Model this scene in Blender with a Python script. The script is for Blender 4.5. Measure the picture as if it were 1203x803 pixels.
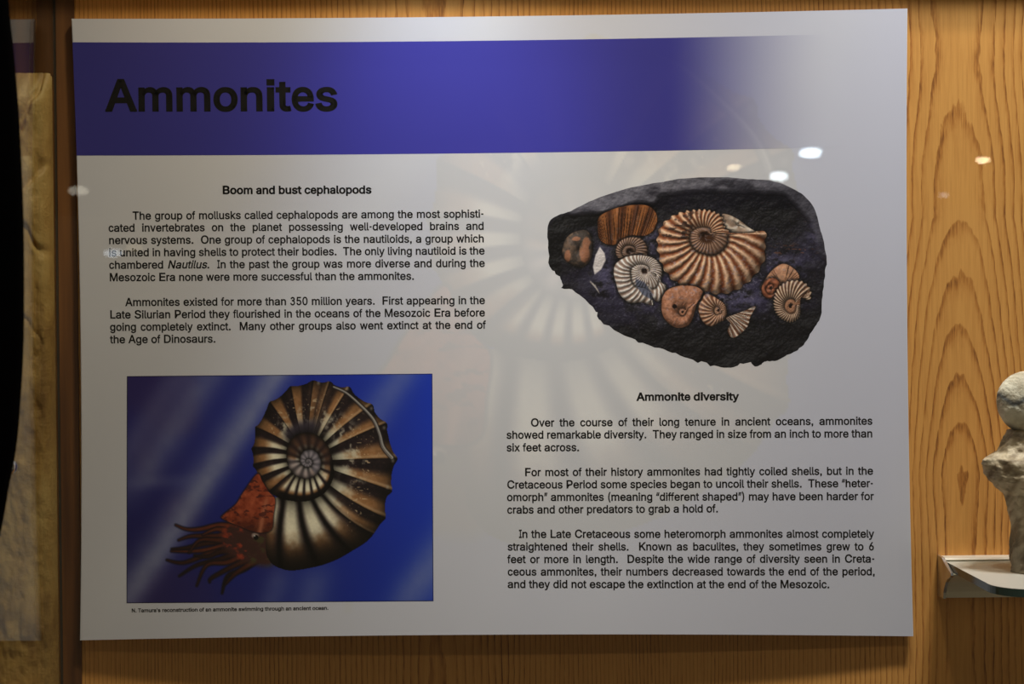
import bpy, math
import numpy as np
from mathutils import Vector, Euler, Matrix
from mathutils.geometry import tessellate_polygon

for _o in list(bpy.data.objects): bpy.data.objects.remove(_o)
SC = bpy.context.scene
COL = SC.collection

# ------------------------------------------------------------------ camera
CAM_LOC = Vector((.018, -1.0258, .0339))
CAM_ROT = Euler((math.pi/2-.00777, .0093, -.0036), 'XYZ')
_cd = bpy.data.cameras.new('camera'); cam = bpy.data.objects.new('camera', _cd); COL.objects.link(cam)
cam.location = CAM_LOC; cam.rotation_euler = CAM_ROT
_cd.sensor_width = 36; _cd.lens = 1650/1203*36; _cd.clip_start = .02
_cd.dof.use_dof = True; _cd.dof.focus_distance = 1.02; _cd.dof.aperture_fstop = 13
SC.camera = cam

# ------------------------------------------------------------------ world, exposure
wd = bpy.data.worlds.new('world'); SC.world = wd; wd.use_nodes = True
wd.node_tree.nodes['Background'].inputs[0].default_value = (1, .83, .56, 1)
wd.node_tree.nodes['Background'].inputs[1].default_value = .10
SC.view_settings.view_transform = 'Standard'; SC.view_settings.look = 'None'
SC.view_settings.gamma = 1; SC.view_settings.exposure = 0; SC.view_settings.use_curve_mapping = False

# ------------------------------------------------------------------ lamps in the case's light attic above the frame, and one added fill spot in the gallery
def spot(name, loc, aim, power, col, deg, blend, size=.045):
    l = bpy.data.lights.new(name, 'SPOT'); k = max(col); l.energy = power*k; l.color = [c/k for c in col]
    l.spot_size = math.radians(deg); l.spot_blend = blend; l.shadow_soft_size = size
    o = bpy.data.objects.new(name, l); COL.objects.link(o)
    o.location = loc; o.rotation_euler = (Vector(aim)-Vector(loc)).to_track_quat('-Z', 'Y').to_euler()
    return o
spot('case_lamp_middle', (.06, -.27, .82), (-.17, 0, -.08), 1, (21, 19, 15), 60, 1.0)
spot('case_lamp_high', (.10, -.45, 1.5), (.10, 0, -.25), 1, (20, 17.5, 14), 40, 1.0)
spot('case_lamp_right', (.50, -.28, .85), (.42, 0, .05), 1, (21.5, 22, 23.5), 74, 1.0)
spot('case_lamp_high_right', (.45, -.45, 1.5), (.32, 0, -.25), 1, (41, 39, 37), 40, 1.0)
spot('gallery_fill_spot', (.50, -1.10, 1.25), (.26, 0, -.20), 1, (9, 8.6, 8.6), 52, 1.0)  # added fill, lifts the lower right of the board and wall
spot('case_lamp_cool', (-.03, -.13, .50), (-.03, 0, .16), 1, (2.5, 3.1, 4.3), 46, 1.0)

# ------------------------------------------------------------------ helpers
WALL = .014                                     # the veneered back wall stands at y = WALL; the board's front bulges to y = 0
_R = CAM_ROT.to_matrix()
def ray(px, py):
    d = _R @ Vector(((px-601.5)/1650, -(py-401.5)/1650, -1))
    return d
def at(px, py, y=WALL):
    """the point at depth y that stands at a place measured in the photograph"""
    d = ray(px, py); t = (y-CAM_LOC.y)/d.y
    return CAM_LOC+d*t
BW, BH = .61, .456
def board_y(x, z):
    """front of the board: it stands off the wall and bulges in the middle of its lower edge"""
    u = np.clip(1-(2*x/BW)**2, 0, 1)
    g = .0035+.0075*u*(.35+.65*np.clip(.5-z/BH, 0, 1))
    return WALL-.003-g
_RM = np.array(_R)
def on_board(px, py, off=0.):
    """measured places -> world points on the bulging front (arrays), lifted off by `off`"""
    px = np.asarray(px, float); py = np.asarray(py, float)
    d = np.stack([(px-601.5)/1650, -(py-401.5)/1650, -np.ones(px.shape)], -1) @ _RM.T
    c = np.array(CAM_LOC)
    y = np.zeros(px.shape)+.005
    for _ in range(6):
        t = (y-c[1])/d[..., 1]
        p = c+d*t[..., None]
        y = board_y(p[..., 0], p[..., 2])-off
    t = (y-c[1])/d[..., 1]
    return c+d*t[..., None]
def quad3(xs, ys):
    co = np.polyfit(xs, ys, 2)
    return lambda x: np.polyval(co, x)
top_e = quad3((84, 600, 1066), (22, 19, 10)); bot_e = quad3((94, 460, 820, 1073), (751.6, 746.3, 744.5, 747.2))
lef_e = quad3((22, 183, 751), (84, 90, 94)); rig_e = quad3((10, 400, 747), (1066, 1066, 1073))
def coons(u, v):
    """u, v in 0..1 (v down) over the board -> measured places"""
    u = np.asarray(u, float); v = np.asarray(v, float)
    tx = 84+u*982; ty = top_e(tx); bx = 94+u*979; by = bot_e(bx)
    ly = 22+v*729.6; lx = lef_e(ly); ry = 10+v*737.2; rx = rig_e(ry)
    x = (1-v)*tx+v*bx+(1-u)*lx+u*rx-((1-u)*(1-v)*84+u*(1-v)*1066+(1-u)*v*94+u*v*1073)
    y = (1-v)*ty+v*by+(1-u)*ly+u*ry-((1-u)*(1-v)*22+u*(1-v)*10+(1-u)*v*751.6+u*v*747.2)
    return x, y

def new_mat(name):
    m = bpy.data.materials.new(name); m.use_nodes = True
    nt = m.node_tree; return m, nt, nt.nodes['Principled BSDF']
def mat(name, col, rough=.5, metal=0., spec=.5):
    m, nt, p = new_mat(name)
    p.inputs['Base Color'].default_value = (*col, 1); p.inputs['Roughness'].default_value = rough
    p.inputs['Metallic'].default_value = metal; p.inputs['Specular IOR Level'].default_value = spec
    return m
def nd(nt, t, **k):
    n = nt.nodes.new(t)
    for a, b in k.items(): setattr(n, a, b)
    return n
def link(nt, a, b): nt.links.new(a, b)
def math_n(nt, op, a, b=None, c=None):
    n = nd(nt, 'ShaderNodeMath', operation=op)
    for i, v in enumerate((a, b, c)):
        if v is None: continue
        if isinstance(v, (int, float)): n.inputs[i].default_value = v
        else: link(nt, v, n.inputs[i])
    return n.outputs[0]

def empty(name, loc, label=None, cat=None, group=None):
    o = bpy.data.objects.new(name, None); COL.objects.link(o); o.location = loc; o.empty_display_size = .02
    if label: o['label'] = label
    if cat: o['category'] = cat
    if group: o['group'] = group
    return o
def mesh_obj(name, verts, faces, m=None, parent=None, smooth=False):
    me = bpy.data.meshes.new(name)
    off = Vector(parent.location) if parent else Vector((0, 0, 0))
    if parent and parent.parent: off = off+Vector(parent.parent.location)
    verts = np.asarray(verts, float)-np.array(off)
    if isinstance(faces, np.ndarray):
        n, k = faces.shape
        me.vertices.add(len(verts)); me.vertices.foreach_set('co', verts.ravel())
        me.loops.add(n*k); me.loops.foreach_set('vertex_index', faces.ravel().astype(np.int32))
        me.polygons.add(n); me.polygons.foreach_set('loop_start', np.arange(n, dtype=np.int32)*k)
        me.update(calc_edges=True)
    else:
        me.from_pydata([tuple(v) for v in verts], [], faces)
    if smooth: me.polygons.foreach_set('use_smooth', [True]*len(me.polygons))
    me.update()
    if m: me.materials.append(m)
    o = bpy.data.objects.new(name, me); COL.objects.link(o)
    if parent: o.parent = parent
    return o
def box(name, lo, hi, m, parent=None, bev=0.):
    x0, y0, z0 = lo; x1, y1, z1 = hi
    v = [(x, y, z) for x in (x0, x1) for y in (y0, y1) for z in (z0, z1)]
    f = [(0,1,3,2),(4,6,7,5),(0,4,5,1),(2,3,7,6),(0,2,6,4),(1,5,7,3)]
    o = mesh_obj(name, v, f, m, parent)
    if bev:
        b = o.modifiers.new('bevel', 'BEVEL'); b.width = bev; b.segments = 2
    return o
def grid_faces(nu, nv, keep=None):
    i = np.arange(nu*nv).reshape(nv, nu)
    q = np.stack([i[:-1, :-1], i[1:, :-1], i[1:, 1:], i[:-1, 1:]], -1)      # counter-clockwise seen from the viewer
    if keep is not None: return q[keep]
    return q.reshape(-1, 4)
def colour_attr(o, c):
    n = len(o.data.vertices)
    a = o.data.color_attributes.new('ink', 'FLOAT_COLOR', 'POINT')
    a.data.foreach_set('color', np.concatenate([c.reshape(-1, 3), np.ones((n, 1))], 1).astype(np.float32).ravel())
# ------------------------------------------------------------------ materials
def oak():
    m, nt, p = new_mat('oak_veneer')
    g = nd(nt, 'ShaderNodeNewGeometry'); s = nd(nt, 'ShaderNodeSeparateXYZ'); link(nt, g.outputs['Position'], s.inputs[0])
    X, Z = s.outputs[0], s.outputs[2]
    def noise(sx, sz, scale=1., det=2., off=0., rough=.5):
        c = nd(nt, 'ShaderNodeCombineXYZ')
        link(nt, math_n(nt, 'MULTIPLY_ADD', X, sx, off), c.inputs[0]); link(nt, math_n(nt, 'MULTIPLY', Z, sz), c.inputs[1]); c.inputs[2].default_value = off
        n = nd(nt, 'ShaderNodeTexNoise'); n.inputs['Scale'].default_value = scale; n.inputs['Detail'].default_value = det; n.inputs['Roughness'].default_value = rough
        link(nt, c.outputs[0], n.inputs['Vector']); return n.outputs[0]
    w1 = noise(5, .8, det=2, off=3.1)
    w2 = noise(60, 14, det=2, off=7.7)
    w3 = noise(260, 60, det=3, off=1.7)
    xs = math_n(nt, 'ADD', math_n(nt, 'SUBTRACT', X, .353), math_n(nt, 'MULTIPLY', math_n(nt, 'SUBTRACT', w1, .5), .02))
    xm = math_n(nt, 'PINGPONG', xs, .1935)
    D = math_n(nt, 'ADD', math_n(nt, 'MULTIPLY_ADD', math_n(nt, 'MAXIMUM', math_n(nt, 'MINIMUM', Z, .115), -.075), .15, .024), math_n(nt, 'MULTIPLY', math_n(nt, 'SUBTRACT', noise(2, 5, det=1, off=11.), .5), .022))
    D = math_n(nt, 'MAXIMUM', D, .003)
    R = math_n(nt, 'SQRT', math_n(nt, 'ADD', math_n(nt, 'MULTIPLY', xm, xm), math_n(nt, 'MULTIPLY', D, D)))
    ph = math_n(nt, 'ADD', math_n(nt, 'MULTIPLY', R, 185.), math_n(nt, 'MULTIPLY', math_n(nt, 'MULTIPLY', R, R), 520.))
    ph = math_n(nt, 'ADD', ph, math_n(nt, 'MULTIPLY', w2, .55))
    ph = math_n(nt, 'ADD', ph, math_n(nt, 'MULTIPLY', w3, .35))
    ph = math_n(nt, 'ADD', ph, math_n(nt, 'MULTIPLY', w1, 1.6))
    fr = math_n(nt, 'FRACT', ph)
    r = nd(nt, 'ShaderNodeValToRGB'); link(nt, fr, r.inputs[0])
    e = r.color_ramp.elements
    e[0].position = 0; e[0].color = (.0, .0, .0, 1); e[1].position = .5; e[1].color = (.08, .08, .08, 1)
    for pos, v in ((.70, .25), (.84, .70), (.91, .90), (.96, .7), (1., .0)):
        q = e.new(pos); q.color = (v, v, v, 1)
    amp = math_n(nt, 'MULTIPLY_ADD', noise(30, 4, det=2, off=5.), 1.5, -.12)
    line = math_n(nt, 'MULTIPLY', r.outputs[0], amp)
    pore = noise(1500, 40, det=2, off=2.)
    fine = noise(420, 14, det=3, off=9.)
    pr = math_n(nt, 'MULTIPLY', math_n(nt, 'SUBTRACT', pore, .46), 1.6)
    dens = math_n(nt, 'MULTIPLY_ADD', line, 1.3, .22)
    line = math_n(nt, 'MULTIPLY', line, math_n(nt, 'MULTIPLY_ADD', noise(700, 130, det=2, off=4.), 1.5, .12))
    k = math_n(nt, 'ADD', line, math_n(nt, 'MULTIPLY', pr, dens))
    k = math_n(nt, 'ADD', k, math_n(nt, 'MULTIPLY', math_n(nt, 'SUBTRACT', fine, .45), .55))
    mx = nd(nt, 'ShaderNodeValToRGB'); link(nt, k, mx.inputs[0])
    e = mx.color_ramp.elements
    e[0].position = 0; e[0].color = (.72, .355, .088, 1); e[1].position = 1; e[1].color = (.19, .065, .016, 1)
    q = e.new(.45); q.color = (.50, .205, .043, 1)
    link(nt, mx.outputs[0], p.inputs['Base Color'])
    p.inputs['Roughness'].default_value = .42; p.inputs['Specular IOR Level'].default_value = .35
    b = nd(nt, 'ShaderNodeBump'); b.inputs['Strength'].default_value = .12; b.inputs['Distance'].default_value = .0006; b.invert = True
    link(nt, k, b.inputs['Height']); link(nt, b.outputs[0], p.inputs['Normal'])
    return m
M_OAK = oak()

def printed():
    m, nt, p = new_mat('printed_sheet_satin')
    a = nd(nt, 'ShaderNodeVertexColor', layer_name='ink'); link(nt, a.outputs[0], p.inputs['Base Color'])
    p.inputs['Roughness'].default_value = .38; p.inputs['Specular IOR Level'].default_value = .35
    n = nd(nt, 'ShaderNodeTexNoise'); n.inputs['Scale'].default_value = 1400; n.inputs['Detail'].default_value = 1
    t = nd(nt, 'ShaderNodeTexCoord'); link(nt, t.outputs['Object'], n.inputs['Vector'])
    b = nd(nt, 'ShaderNodeBump'); b.inputs['Strength'].default_value = .25; b.inputs['Distance'].default_value = .0001
    link(nt, n.outputs[0], b.inputs['Height']); link(nt, b.outputs[0], p.inputs['Normal'])
    return m
M_PRINT = printed()
M_INK = mat('black_ink', (.010, .009, .008), .45, spec=.3)
M_FOAM = mat('white_foam_board', (.78, .78, .77), .6)

def glass_pane(name, tint=(.97, .98, .97), ior=1.5):
    m = bpy.data.materials.new(name); m.use_nodes = True; nt = m.node_tree; nt.nodes.clear()
    o = nd(nt, 'ShaderNodeOutputMaterial'); mix = nd(nt, 'ShaderNodeMixShader'); f = nd(nt, 'ShaderNodeFresnel'); f.inputs[0].default_value = ior
    t = nd(nt, 'ShaderNodeBsdfTransparent'); t.inputs[0].default_value = (*tint, 1)
    g = nd(nt, 'ShaderNodeBsdfGlossy'); g.inputs['Roughness'].default_value = .0
    # the same reflectance from both sides of the thin pane
    geo = nd(nt, 'ShaderNodeNewGeometry')
    ior_n = nd(nt, 'ShaderNodeMath', operation='MULTIPLY_ADD'); link(nt, geo.outputs['Backfacing'], ior_n.inputs[0]); ior_n.inputs[1].default_value = 1/ior-ior; ior_n.inputs[2].default_value = ior
    inv = math_n(nt, 'DIVIDE', 1., ior_n.outputs[0])
    link(nt, ior_n.outputs[0], f.inputs[0])
    link(nt, f.outputs[0], mix.inputs[0]); link(nt, t.outputs[0], mix.inputs[1]); link(nt, g.outputs[0], mix.inputs[2]); link(nt, mix.outputs[0], o.inputs[0])
    return m
M_PANE = glass_pane('case_glass')
M_EDGE = mat('green_glass_edge', (.020, .055, .045), .12, spec=.6)

def shelf_glass():
    m = bpy.data.materials.new('shelf_glass'); m.use_nodes = True; nt = m.node_tree; nt.nodes.clear()
    o = nd(nt, 'ShaderNodeOutputMaterial')
    t = nd(nt, 'ShaderNodeBsdfTransparent'); t.inputs[0].default_value = (.80, .90, .84, 1)
    d = nd(nt, 'ShaderNodeAddShader'); d1 = nd(nt, 'ShaderNodeBsdfDiffuse'); d1.inputs[0].default_value = (.66, .62, .52, 1); d2 = nd(nt, 'ShaderNodeBsdfTranslucent'); d2.inputs[0].default_value = (.34, .34, .27, 1); link(nt, d1.outputs[0], d.inputs[0]); link(nt, d2.outputs[0], d.inputs[1])
    g = nd(nt, 'ShaderNodeBsdfGlossy'); g.inputs['Roughness'].default_value = .03
    a = nd(nt, 'ShaderNodeMixShader'); a.inputs[0].default_value = .75
    b = nd(nt, 'ShaderNodeMixShader'); b.inputs[0].default_value = .12
    link(nt, t.outputs[0], a.inputs[1]); link(nt, d.outputs[0], a.inputs[2]); link(nt, a.outputs[0], b.inputs[1]); link(nt, g.outputs[0], b.inputs[2]); link(nt, b.outputs[0], o.inputs[0])
    return m
M_SHELF = shelf_glass()
M_RAIL = mat('brushed_aluminium', (.72, .66, .52), .42, metal=.2)
M_CHROME = mat('chrome', (.8, .8, .8), .08, metal=1.)
def cloth():
    m, nt, p = new_mat('black_cloth'); p.inputs['Base Color'].default_value = (.003, .003, .004, 1); p.inputs['Roughness'].default_value = .95; p.inputs['Specular IOR Level'].default_value = .05
    return m
M_CLOTH = cloth()
def plaster():
    m, nt, p = new_mat('tan_plaster')
    t = nd(nt, 'ShaderNodeTexCoord'); n = nd(nt, 'ShaderNodeTexNoise'); n.inputs['Scale'].default_value = 28; n.inputs['Detail'].default_value = 6; n.inputs['Roughness'].default_value = .65
    mp = nd(nt, 'ShaderNodeMapping'); mp.inputs['Scale'].default_value = (1.6, 1, .5)
    link(nt, t.outputs['Object'], mp.inputs[0]); link(nt, mp.outputs[0], n.inputs['Vector'])
    r = nd(nt, 'ShaderNodeValToRGB'); e = r.color_ramp.elements
    e[0].position = .3; e[0].color = (.27, .14, .04, 1); e[1].position = .7; e[1].color = (.74, .50, .17, 1)
    q = e.new(.5); q.color = (.58, .35, .10, 1)
    link(nt, n.outputs[0], r.inputs[0]); link(nt, r.outputs[0], p.inputs['Base Color']); p.inputs['Roughness'].default_value = .55
    n2 = nd(nt, 'ShaderNodeTexNoise'); n2.inputs['Scale'].default_value = 420; n2.inputs['Detail'].default_value = 4
    link(nt, t.outputs['Object'], n2.inputs['Vector'])
    b = nd(nt, 'ShaderNodeBump'); b.inputs['Strength'].default_value = .5; b.inputs['Distance'].default_value = .0012
    link(nt, n2.outputs[0], b.inputs['Height']); link(nt, b.outputs[0], p.inputs['Normal'])
    return m
M_PLASTER = plaster()
def vcol(name, rough=.6, bump=300, bs=.4, bd=.0008):
    m, nt, p = new_mat(name)
    a = nd(nt, 'ShaderNodeVertexColor', layer_name='ink'); link(nt, a.outputs[0], p.inputs['Base Color']); p.inputs['Roughness'].default_value = rough
    t = nd(nt, 'ShaderNodeTexCoord'); n2 = nd(nt, 'ShaderNodeTexNoise'); n2.inputs['Scale'].default_value = bump; n2.inputs['Detail'].default_value = 4
    link(nt, t.outputs['Object'], n2.inputs['Vector'])
    b = nd(nt, 'ShaderNodeBump'); b.inputs['Strength'].default_value = bs; b.inputs['Distance'].default_value = bd
    link(nt, n2.outputs[0], b.inputs['Height']); link(nt, b.outputs[0], p.inputs['Normal'])
    return m

def shade_wood():  # wood tone darkened to stand in for shade on the wall
    m, nt, p = new_mat('shade_toned_wood')
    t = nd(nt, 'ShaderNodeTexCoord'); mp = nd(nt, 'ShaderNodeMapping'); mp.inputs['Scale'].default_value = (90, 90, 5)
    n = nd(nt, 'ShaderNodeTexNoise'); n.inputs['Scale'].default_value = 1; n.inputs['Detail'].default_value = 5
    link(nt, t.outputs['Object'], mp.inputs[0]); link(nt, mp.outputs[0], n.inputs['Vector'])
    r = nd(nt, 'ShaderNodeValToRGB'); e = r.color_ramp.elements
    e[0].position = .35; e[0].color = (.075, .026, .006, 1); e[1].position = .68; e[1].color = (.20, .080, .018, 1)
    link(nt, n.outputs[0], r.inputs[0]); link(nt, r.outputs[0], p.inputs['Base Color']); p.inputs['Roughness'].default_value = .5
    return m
M_SHADE_WOOD = shade_wood()
# ------------------------------------------------------------------ print artwork (flat pictures on the board)
def lin(c):
    c = np.asarray(c, dtype=np.float64)
    return np.where(c <= .04045, c/12.92, ((np.maximum(c, 0)+.055)/1.055)**2.4)

def sstep(a, b, x):
    t = np.clip((x-a)/(b-a), 0, 1)
    return t*t*(3-2*t)

def vnoise(x, y, seed=0):
    rs = np.random.RandomState(seed)
    T = rs.rand(256, 256)
    xi = np.floor(x).astype(int); yi = np.floor(y).astype(int)
    fx = x-xi; fy = y-yi
    fx = fx*fx*(3-2*fx); fy = fy*fy*(3-2*fy)
    a = T[yi & 255, xi & 255]; b = T[yi & 255, (xi+1) & 255]
    c = T[(yi+1) & 255, xi & 255]; d = T[(yi+1) & 255, (xi+1) & 255]
    return (a*(1-fx)+b*fx)*(1-fy)+(c*(1-fx)+d*fx)*fy

def fbm(x, y, seed=0, n=4):
    s = 0; a = .5; tot = 0
    for i in range(n):
        s = s+a*vnoise(x*2**i+17.3*i, y*2**i+5.1*i, seed+i); tot += a; a *= .55
    return s/tot

def poly_sd(X, Y, P):
    """signed distance to a closed outline, negative inside"""
    P = np.asarray(P, float); n = len(P)
    d = np.full(X.shape, 1e9); ins = np.zeros(X.shape, bool)
    for i in range(n):
        ax, ay = P[i]; bx, by = P[(i+1) % n]
        ex, ey = bx-ax, by-ay
        L = ex*ex+ey*ey+1e-9
        t = np.clip(((X-ax)*ex+(Y-ay)*ey)/L, 0, 1)
        d = np.minimum(d, (X-ax-t*ex)**2+(Y-ay-t*ey)**2)
        c = (ay > Y) != (by > Y)
        with np.errstate(divide='ignore', invalid='ignore'):
            xs = (bx-ax)*(Y-ay)/(by-ay if by != ay else 1e-9)+ax
        ins ^= c & (X < xs)
    d = np.sqrt(d)
    return np.where(ins, -d, d)

def line_d(X, Y, P, r0=1., r1=1.):
    """distance to an open line, less a radius that runs from r0 to r1; also the place along it"""
    P = np.asarray(P, float); n = len(P)-1
    d = np.full(X.shape, 1e9); w = np.zeros(X.shape)
    for i in range(n):
        ax, ay = P[i]; ex, ey = P[i+1]-P[i]
        t = np.clip(((X-ax)*ex+(Y-ay)*ey)/(ex*ex+ey*ey+1e-9), 0, 1)
        s = (i+t)/n
        dd = np.hypot(X-ax-t*ex, Y-ay-t*ey)-(r0+(r1-r0)*s)
        m = dd < d
        d = np.where(m, dd, d); w = np.where(m, s, w)
    return d, w

def smooth_pts(P, k=6, closed=False):
    P = np.asarray(P, float)
    n = len(P); out = []
    for i in range(n if closed else n-1):
        if closed: a, b, c, d = P[(i-1) % n], P[i], P[(i+1) % n], P[(i+2) % n]
        else: a, b, c, d = P[max(i-1, 0)], P[i], P[i+1], P[min(i+2, n-1)]
        for j in range(k):
            t = j/k
            out.append(.5*((2*b)+(c-a)*t+(2*a-5*b+4*c-d)*t*t+(3*b-a-3*c+d)*t**3))
    if not closed: out.append(P[-1])
    return np.array(out)

def over(img, col, m):
    m = np.clip(m, 0, 1)[..., None]
    return img*(1-m)+np.asarray(col, float)*m

def edge(sd, w=1.2):
    return np.clip(.5-sd/w, 0, 1)

SP = [(225,262),(236,300),(244,360),(250.6,397),(259.7,403),(270,387),(282,375),(296,361),(308,360),(316,350),(323,341),(334,312),(341.6,314),(352,306),(362,316),(372,304),(385,309),(395,300),(402,303),(412,294),(421,301),(430,290),(438,292),(447,289),(454,278),(463,276),(473,256),(483,252),(496,228),(507.5,222),(518,208),(531.5,202),(552,189),(567,184),(582,176),(594,166),(606,155),(629.5,143),(657,129),(688,108),(710,93),(730,88),(750,91),(772,96),(806,106),(833,107),(858,97),(889,79),(929.5,71),(970,64),(1002,60),(1045,52),(1099,46),(1148,47),(1193,41),(1240,31),(1301,23),(1359,20),(1423,17),(1500,11),(1700,5),(1900,2),(2400,1)]
RIBS = [(205,232),(236,256),(257.6,275.6),(276.6,296),(293,312),(312,324),(341,340.6),(363,361.8),(391,385.9),(409,401.3),(426,420.8),(438,434.6),(450,446.4),(465.5,463.2),(479.7,483.1),(497,507.3),(514,527.3),(533,544.4),(555,558.7),(573,577.8),(588,597),(603,612),(619,624),(636,638),(651,651),(670,668)]+[(a, a+4) for a in range(691, 900, 23)]+[(a, a+12) for a in range(920, 2400, 34)]

def ammonite_picture(X, Y):
    """the reconstruction of a swimming ammonite; X, Y in the picture's own units (927 wide)"""
    px = 3.09
    # sea: navy to blue with slanting rays
    g = np.clip(X/1010, 0, 1)
    img = np.stack([.125+.0*X-.035*g, .12+.075*g+.0*Y, .37+.25*g], -1)
    img = img*(1-.16*sstep(200, 800, Y)*(1-g*.5))[..., None]
    img = over(img, (.20,.14,.30), .45*sstep(.55,.75,fbm(X/330+3, Y/330, 31, 2))*(1-g))
    u = X+Y*.66
    def ray(c, w, a, y0=-100, y1=1000):
        f = np.exp(-((u-c)/w)**2)*a
        return f*(1-sstep(y1-250, y1, Y))*sstep(y0-60, y0+60, Y)
    rr = ray(455, 55, .62)+ray(395, 60, .25)+ray(205, 75, .46, -100, 560)+ray(85, 55, .26, -100, 500)
    rr = rr+ray(900, 70, .40, -200, 420)*sstep(500, 700, X)+ray(1470, 85, .52, 300)*sstep(700, 900, X)
    rr = rr+np.exp(-((X-600+(Y-700)*.25)/65)**2)*.32*sstep(640, 760, Y)+np.exp(-((X-455+(Y-740)*.3)/50)**2)*.30*sstep(640, 760, Y)
    rr = rr+.22*np.exp(-(((Y-390-(X)*-.08)/26)**2))*np.exp(-((X-20)/120)**2)
    rr = rr*(.85+.3*fbm(X/60, Y/60, 40, 3))
    img = over(img, (.50,.52,.60), rr)
    # tentacles and head behind the shell
    tent = [[(330,560),(250,545),(170,560),(120,560),(82,545)],[(300,580),(220,585),(140,585),(92,600)],[(300,600),(200,610),(120,628),(68,632)],
            [(290,610),(210,632),(140,640),(66,640)],[(300,625),(200,650),(110,682),(50,672)],[(320,640),(240,670),(160,690),(95,730)],
            [(340,650),(270,680),(195,690),(158,765)],[(360,665),(300,690),(215,735),(205,752)],[(390,660),(330,705),(270,730),(250,792)],
            [(280,570),(230,560),(180,580)],[(300,600),(240,600),(170,600),(130,645)],[(330,640),(250,640),(200,660),(150,655)],[(380,670),(300,720),(262,760)]]
    for i, P in enumerate(tent):
        d, s = line_d(X, Y, smooth_pts(P, 5), 11, 1.8)
        lit = .55+.45*np.clip(-d/12, 0, 1)*(.6+.6*fbm(X/14, Y/9, 50+i, 2))
        lit = lit*(1-.45*sstep(610, 760, Y)); c = np.stack([(.44-.10*(i % 3))*lit, (.205-.04*(i % 3))*lit, (.13-.015*(i % 3))*lit], -1)
        img = over(img, (.06,.04,.07), edge(d-4, 6)*.8)
        img = over(img, c, edge(d, 4))
    head = smooth_pts([(255,560),(330,545),(430,560),(445,640),(430,690),(370,690),(300,665),(255,625)], 5, True)
    sd = poly_sd(X, Y, head)
    n = fbm(X/26, Y/20, 60, 4)
    hc = np.stack([.20+.28*sstep(.5,.75,n)*(X < 340)+.05*n, .13+.08*sstep(.5,.8,n), .10+.03*n], -1)
    img = over(img, hc, edge(sd, 26))
    img = over(img, (.62,.55,.50), edge(np.hypot((X-370)/1.25, Y-583)-10, 6)*.8)
    img = over(img, (.03,.02,.02), edge(np.hypot(X-373, Y-590)-9, 4))
    img = over(img, (.75,.72,.7), edge(np.hypot(X-368, Y-584)-2.5, 3))
    # shell
    dx = X-562; dy = 315-Y
    r = np.hypot(dx, dy); th = np.degrees(np.arctan2(dy, dx)) % 360
    A = np.arange(225, 2400, 1.); sa, sr = zip(*SP)
    R = np.interp(A, sa, sr); R = np.convolve(np.pad(R, 3, mode='edge'), np.ones(7)/7, 'valid')
    tips = [b for a, b in RIBS if 318 < b < 545]
    for b in tips: R = R+(11 if b < 440 else 7)*np.exp(-((A-b)/3.)**2)
    def S(p): return np.interp(p, A, R)
    phi = np.full(X.shape, -1.); t = np.zeros(X.shape); depth = np.zeros(X.shape)
    for k in range(0, 7):
        p = th+360*k
        ok = (p >= 226) & (phi < 0)
        so = S(p); si = np.where(p+360 < 2400, S(p+360), 0)
        m = ok & (r <= so+.0) & (r > si)
        phi = np.where(m, p, phi); t = np.where(m, (r-si)/np.maximum(so-si, 1e-3), t)
        depth = np.where(m, np.minimum(so-r, (r-si)+0*r), depth)
    # the mouth of the shell is a bent edge
    mouth = smooth_pts([(438,452),(428,500),(414,560),(408,620),(416,670),(436,705)], 5)
    mx = np.interp(Y, mouth[:, 1], mouth[:, 0])
    low = (phi > 0) & (phi < 262)
    m = (phi > 0) & ~(low & (X < mx)) & ~((phi < 262) & (Y < 444))
    # rib phase
    ri = np.array([a for a, b in RIBS], float); ro = np.array([b for a, b in RIBS], float)
    ph = np.zeros(X.shape)
    tb = np.clip((t*20).astype(int), 0, 19)
    for q in range(20):
        mm = (tb == q) & m
        if not mm.any(): continue
        def at(w): return np.interp(phi[mm], ri+(ro-ri)*(w**.8), np.arange(len(ri)))
        fr = t[mm]*20-q
        ph[mm] = at(q/20)*(1-fr)+at((q+1)/20)*fr
    f = ph-np.floor(ph)
    nn = fbm(X/9, Y/9, 70, 4); nb = fbm(X/38, Y/30, 75, 3)
    right = 1-sstep(425, 455, phi)
    low1 = 1-sstep(288, 318, phi)
    bR = sstep(0, .05, f)*(1-sstep(.22+.14*nb, .66, f))
    bT = sstep(.42, .62, f)*(1-sstep(.93, 1.0, f))*.95
    bL = sstep(.0, .35, f)*(1-sstep(.62, 1.0, f))
    b = bT*(1-right)+right*((1-low1)*bR+low1*bL)
    lateL = sstep(500, 520, phi)*(1-sstep(560, 580, phi))
    b = b*(1-lateL)+lateL*(sstep(.25, .5, f)*(1-sstep(.8, .95, f)))
    w2 = sstep(575, 590, phi)
    b = b*(1-w2)+w2*bL
    w3 = sstep(680, 720, phi); b = b*(1-w3)+w3*(.62-.30*np.cos(2*np.pi*f))
    tan = np.stack([.47+.14*nn, .325+.11*nn, .19+.09*nn], -1)
    cream = np.stack([.80+.1*nn, .76+.1*nn, .64+.1*nn], -1)
    dark = np.stack([.075+.09*nn*nb*2, .055+.06*nn*nb*2, .065+.05*nn*nb*2], -1)
    grey = np.stack([.36+.0*nn, .33+.0*nn, .37+.0*nn], -1)
    # cream near the umbilicus and over the lower flank
    cz = (1-sstep(.16, .42, t+.3*(nb-.5)))*(1-sstep(400, 450, phi)*(1-sstep(485, 505, phi))*.35)
    cz = np.maximum(cz, low1*(1-sstep(.42, .72, t+.2*(nb-.5))))
    cz = np.maximum(cz, sstep(500, 515, phi)*(1-sstep(560, 575, phi))*(1-sstep(.35, .75, t)))
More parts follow.
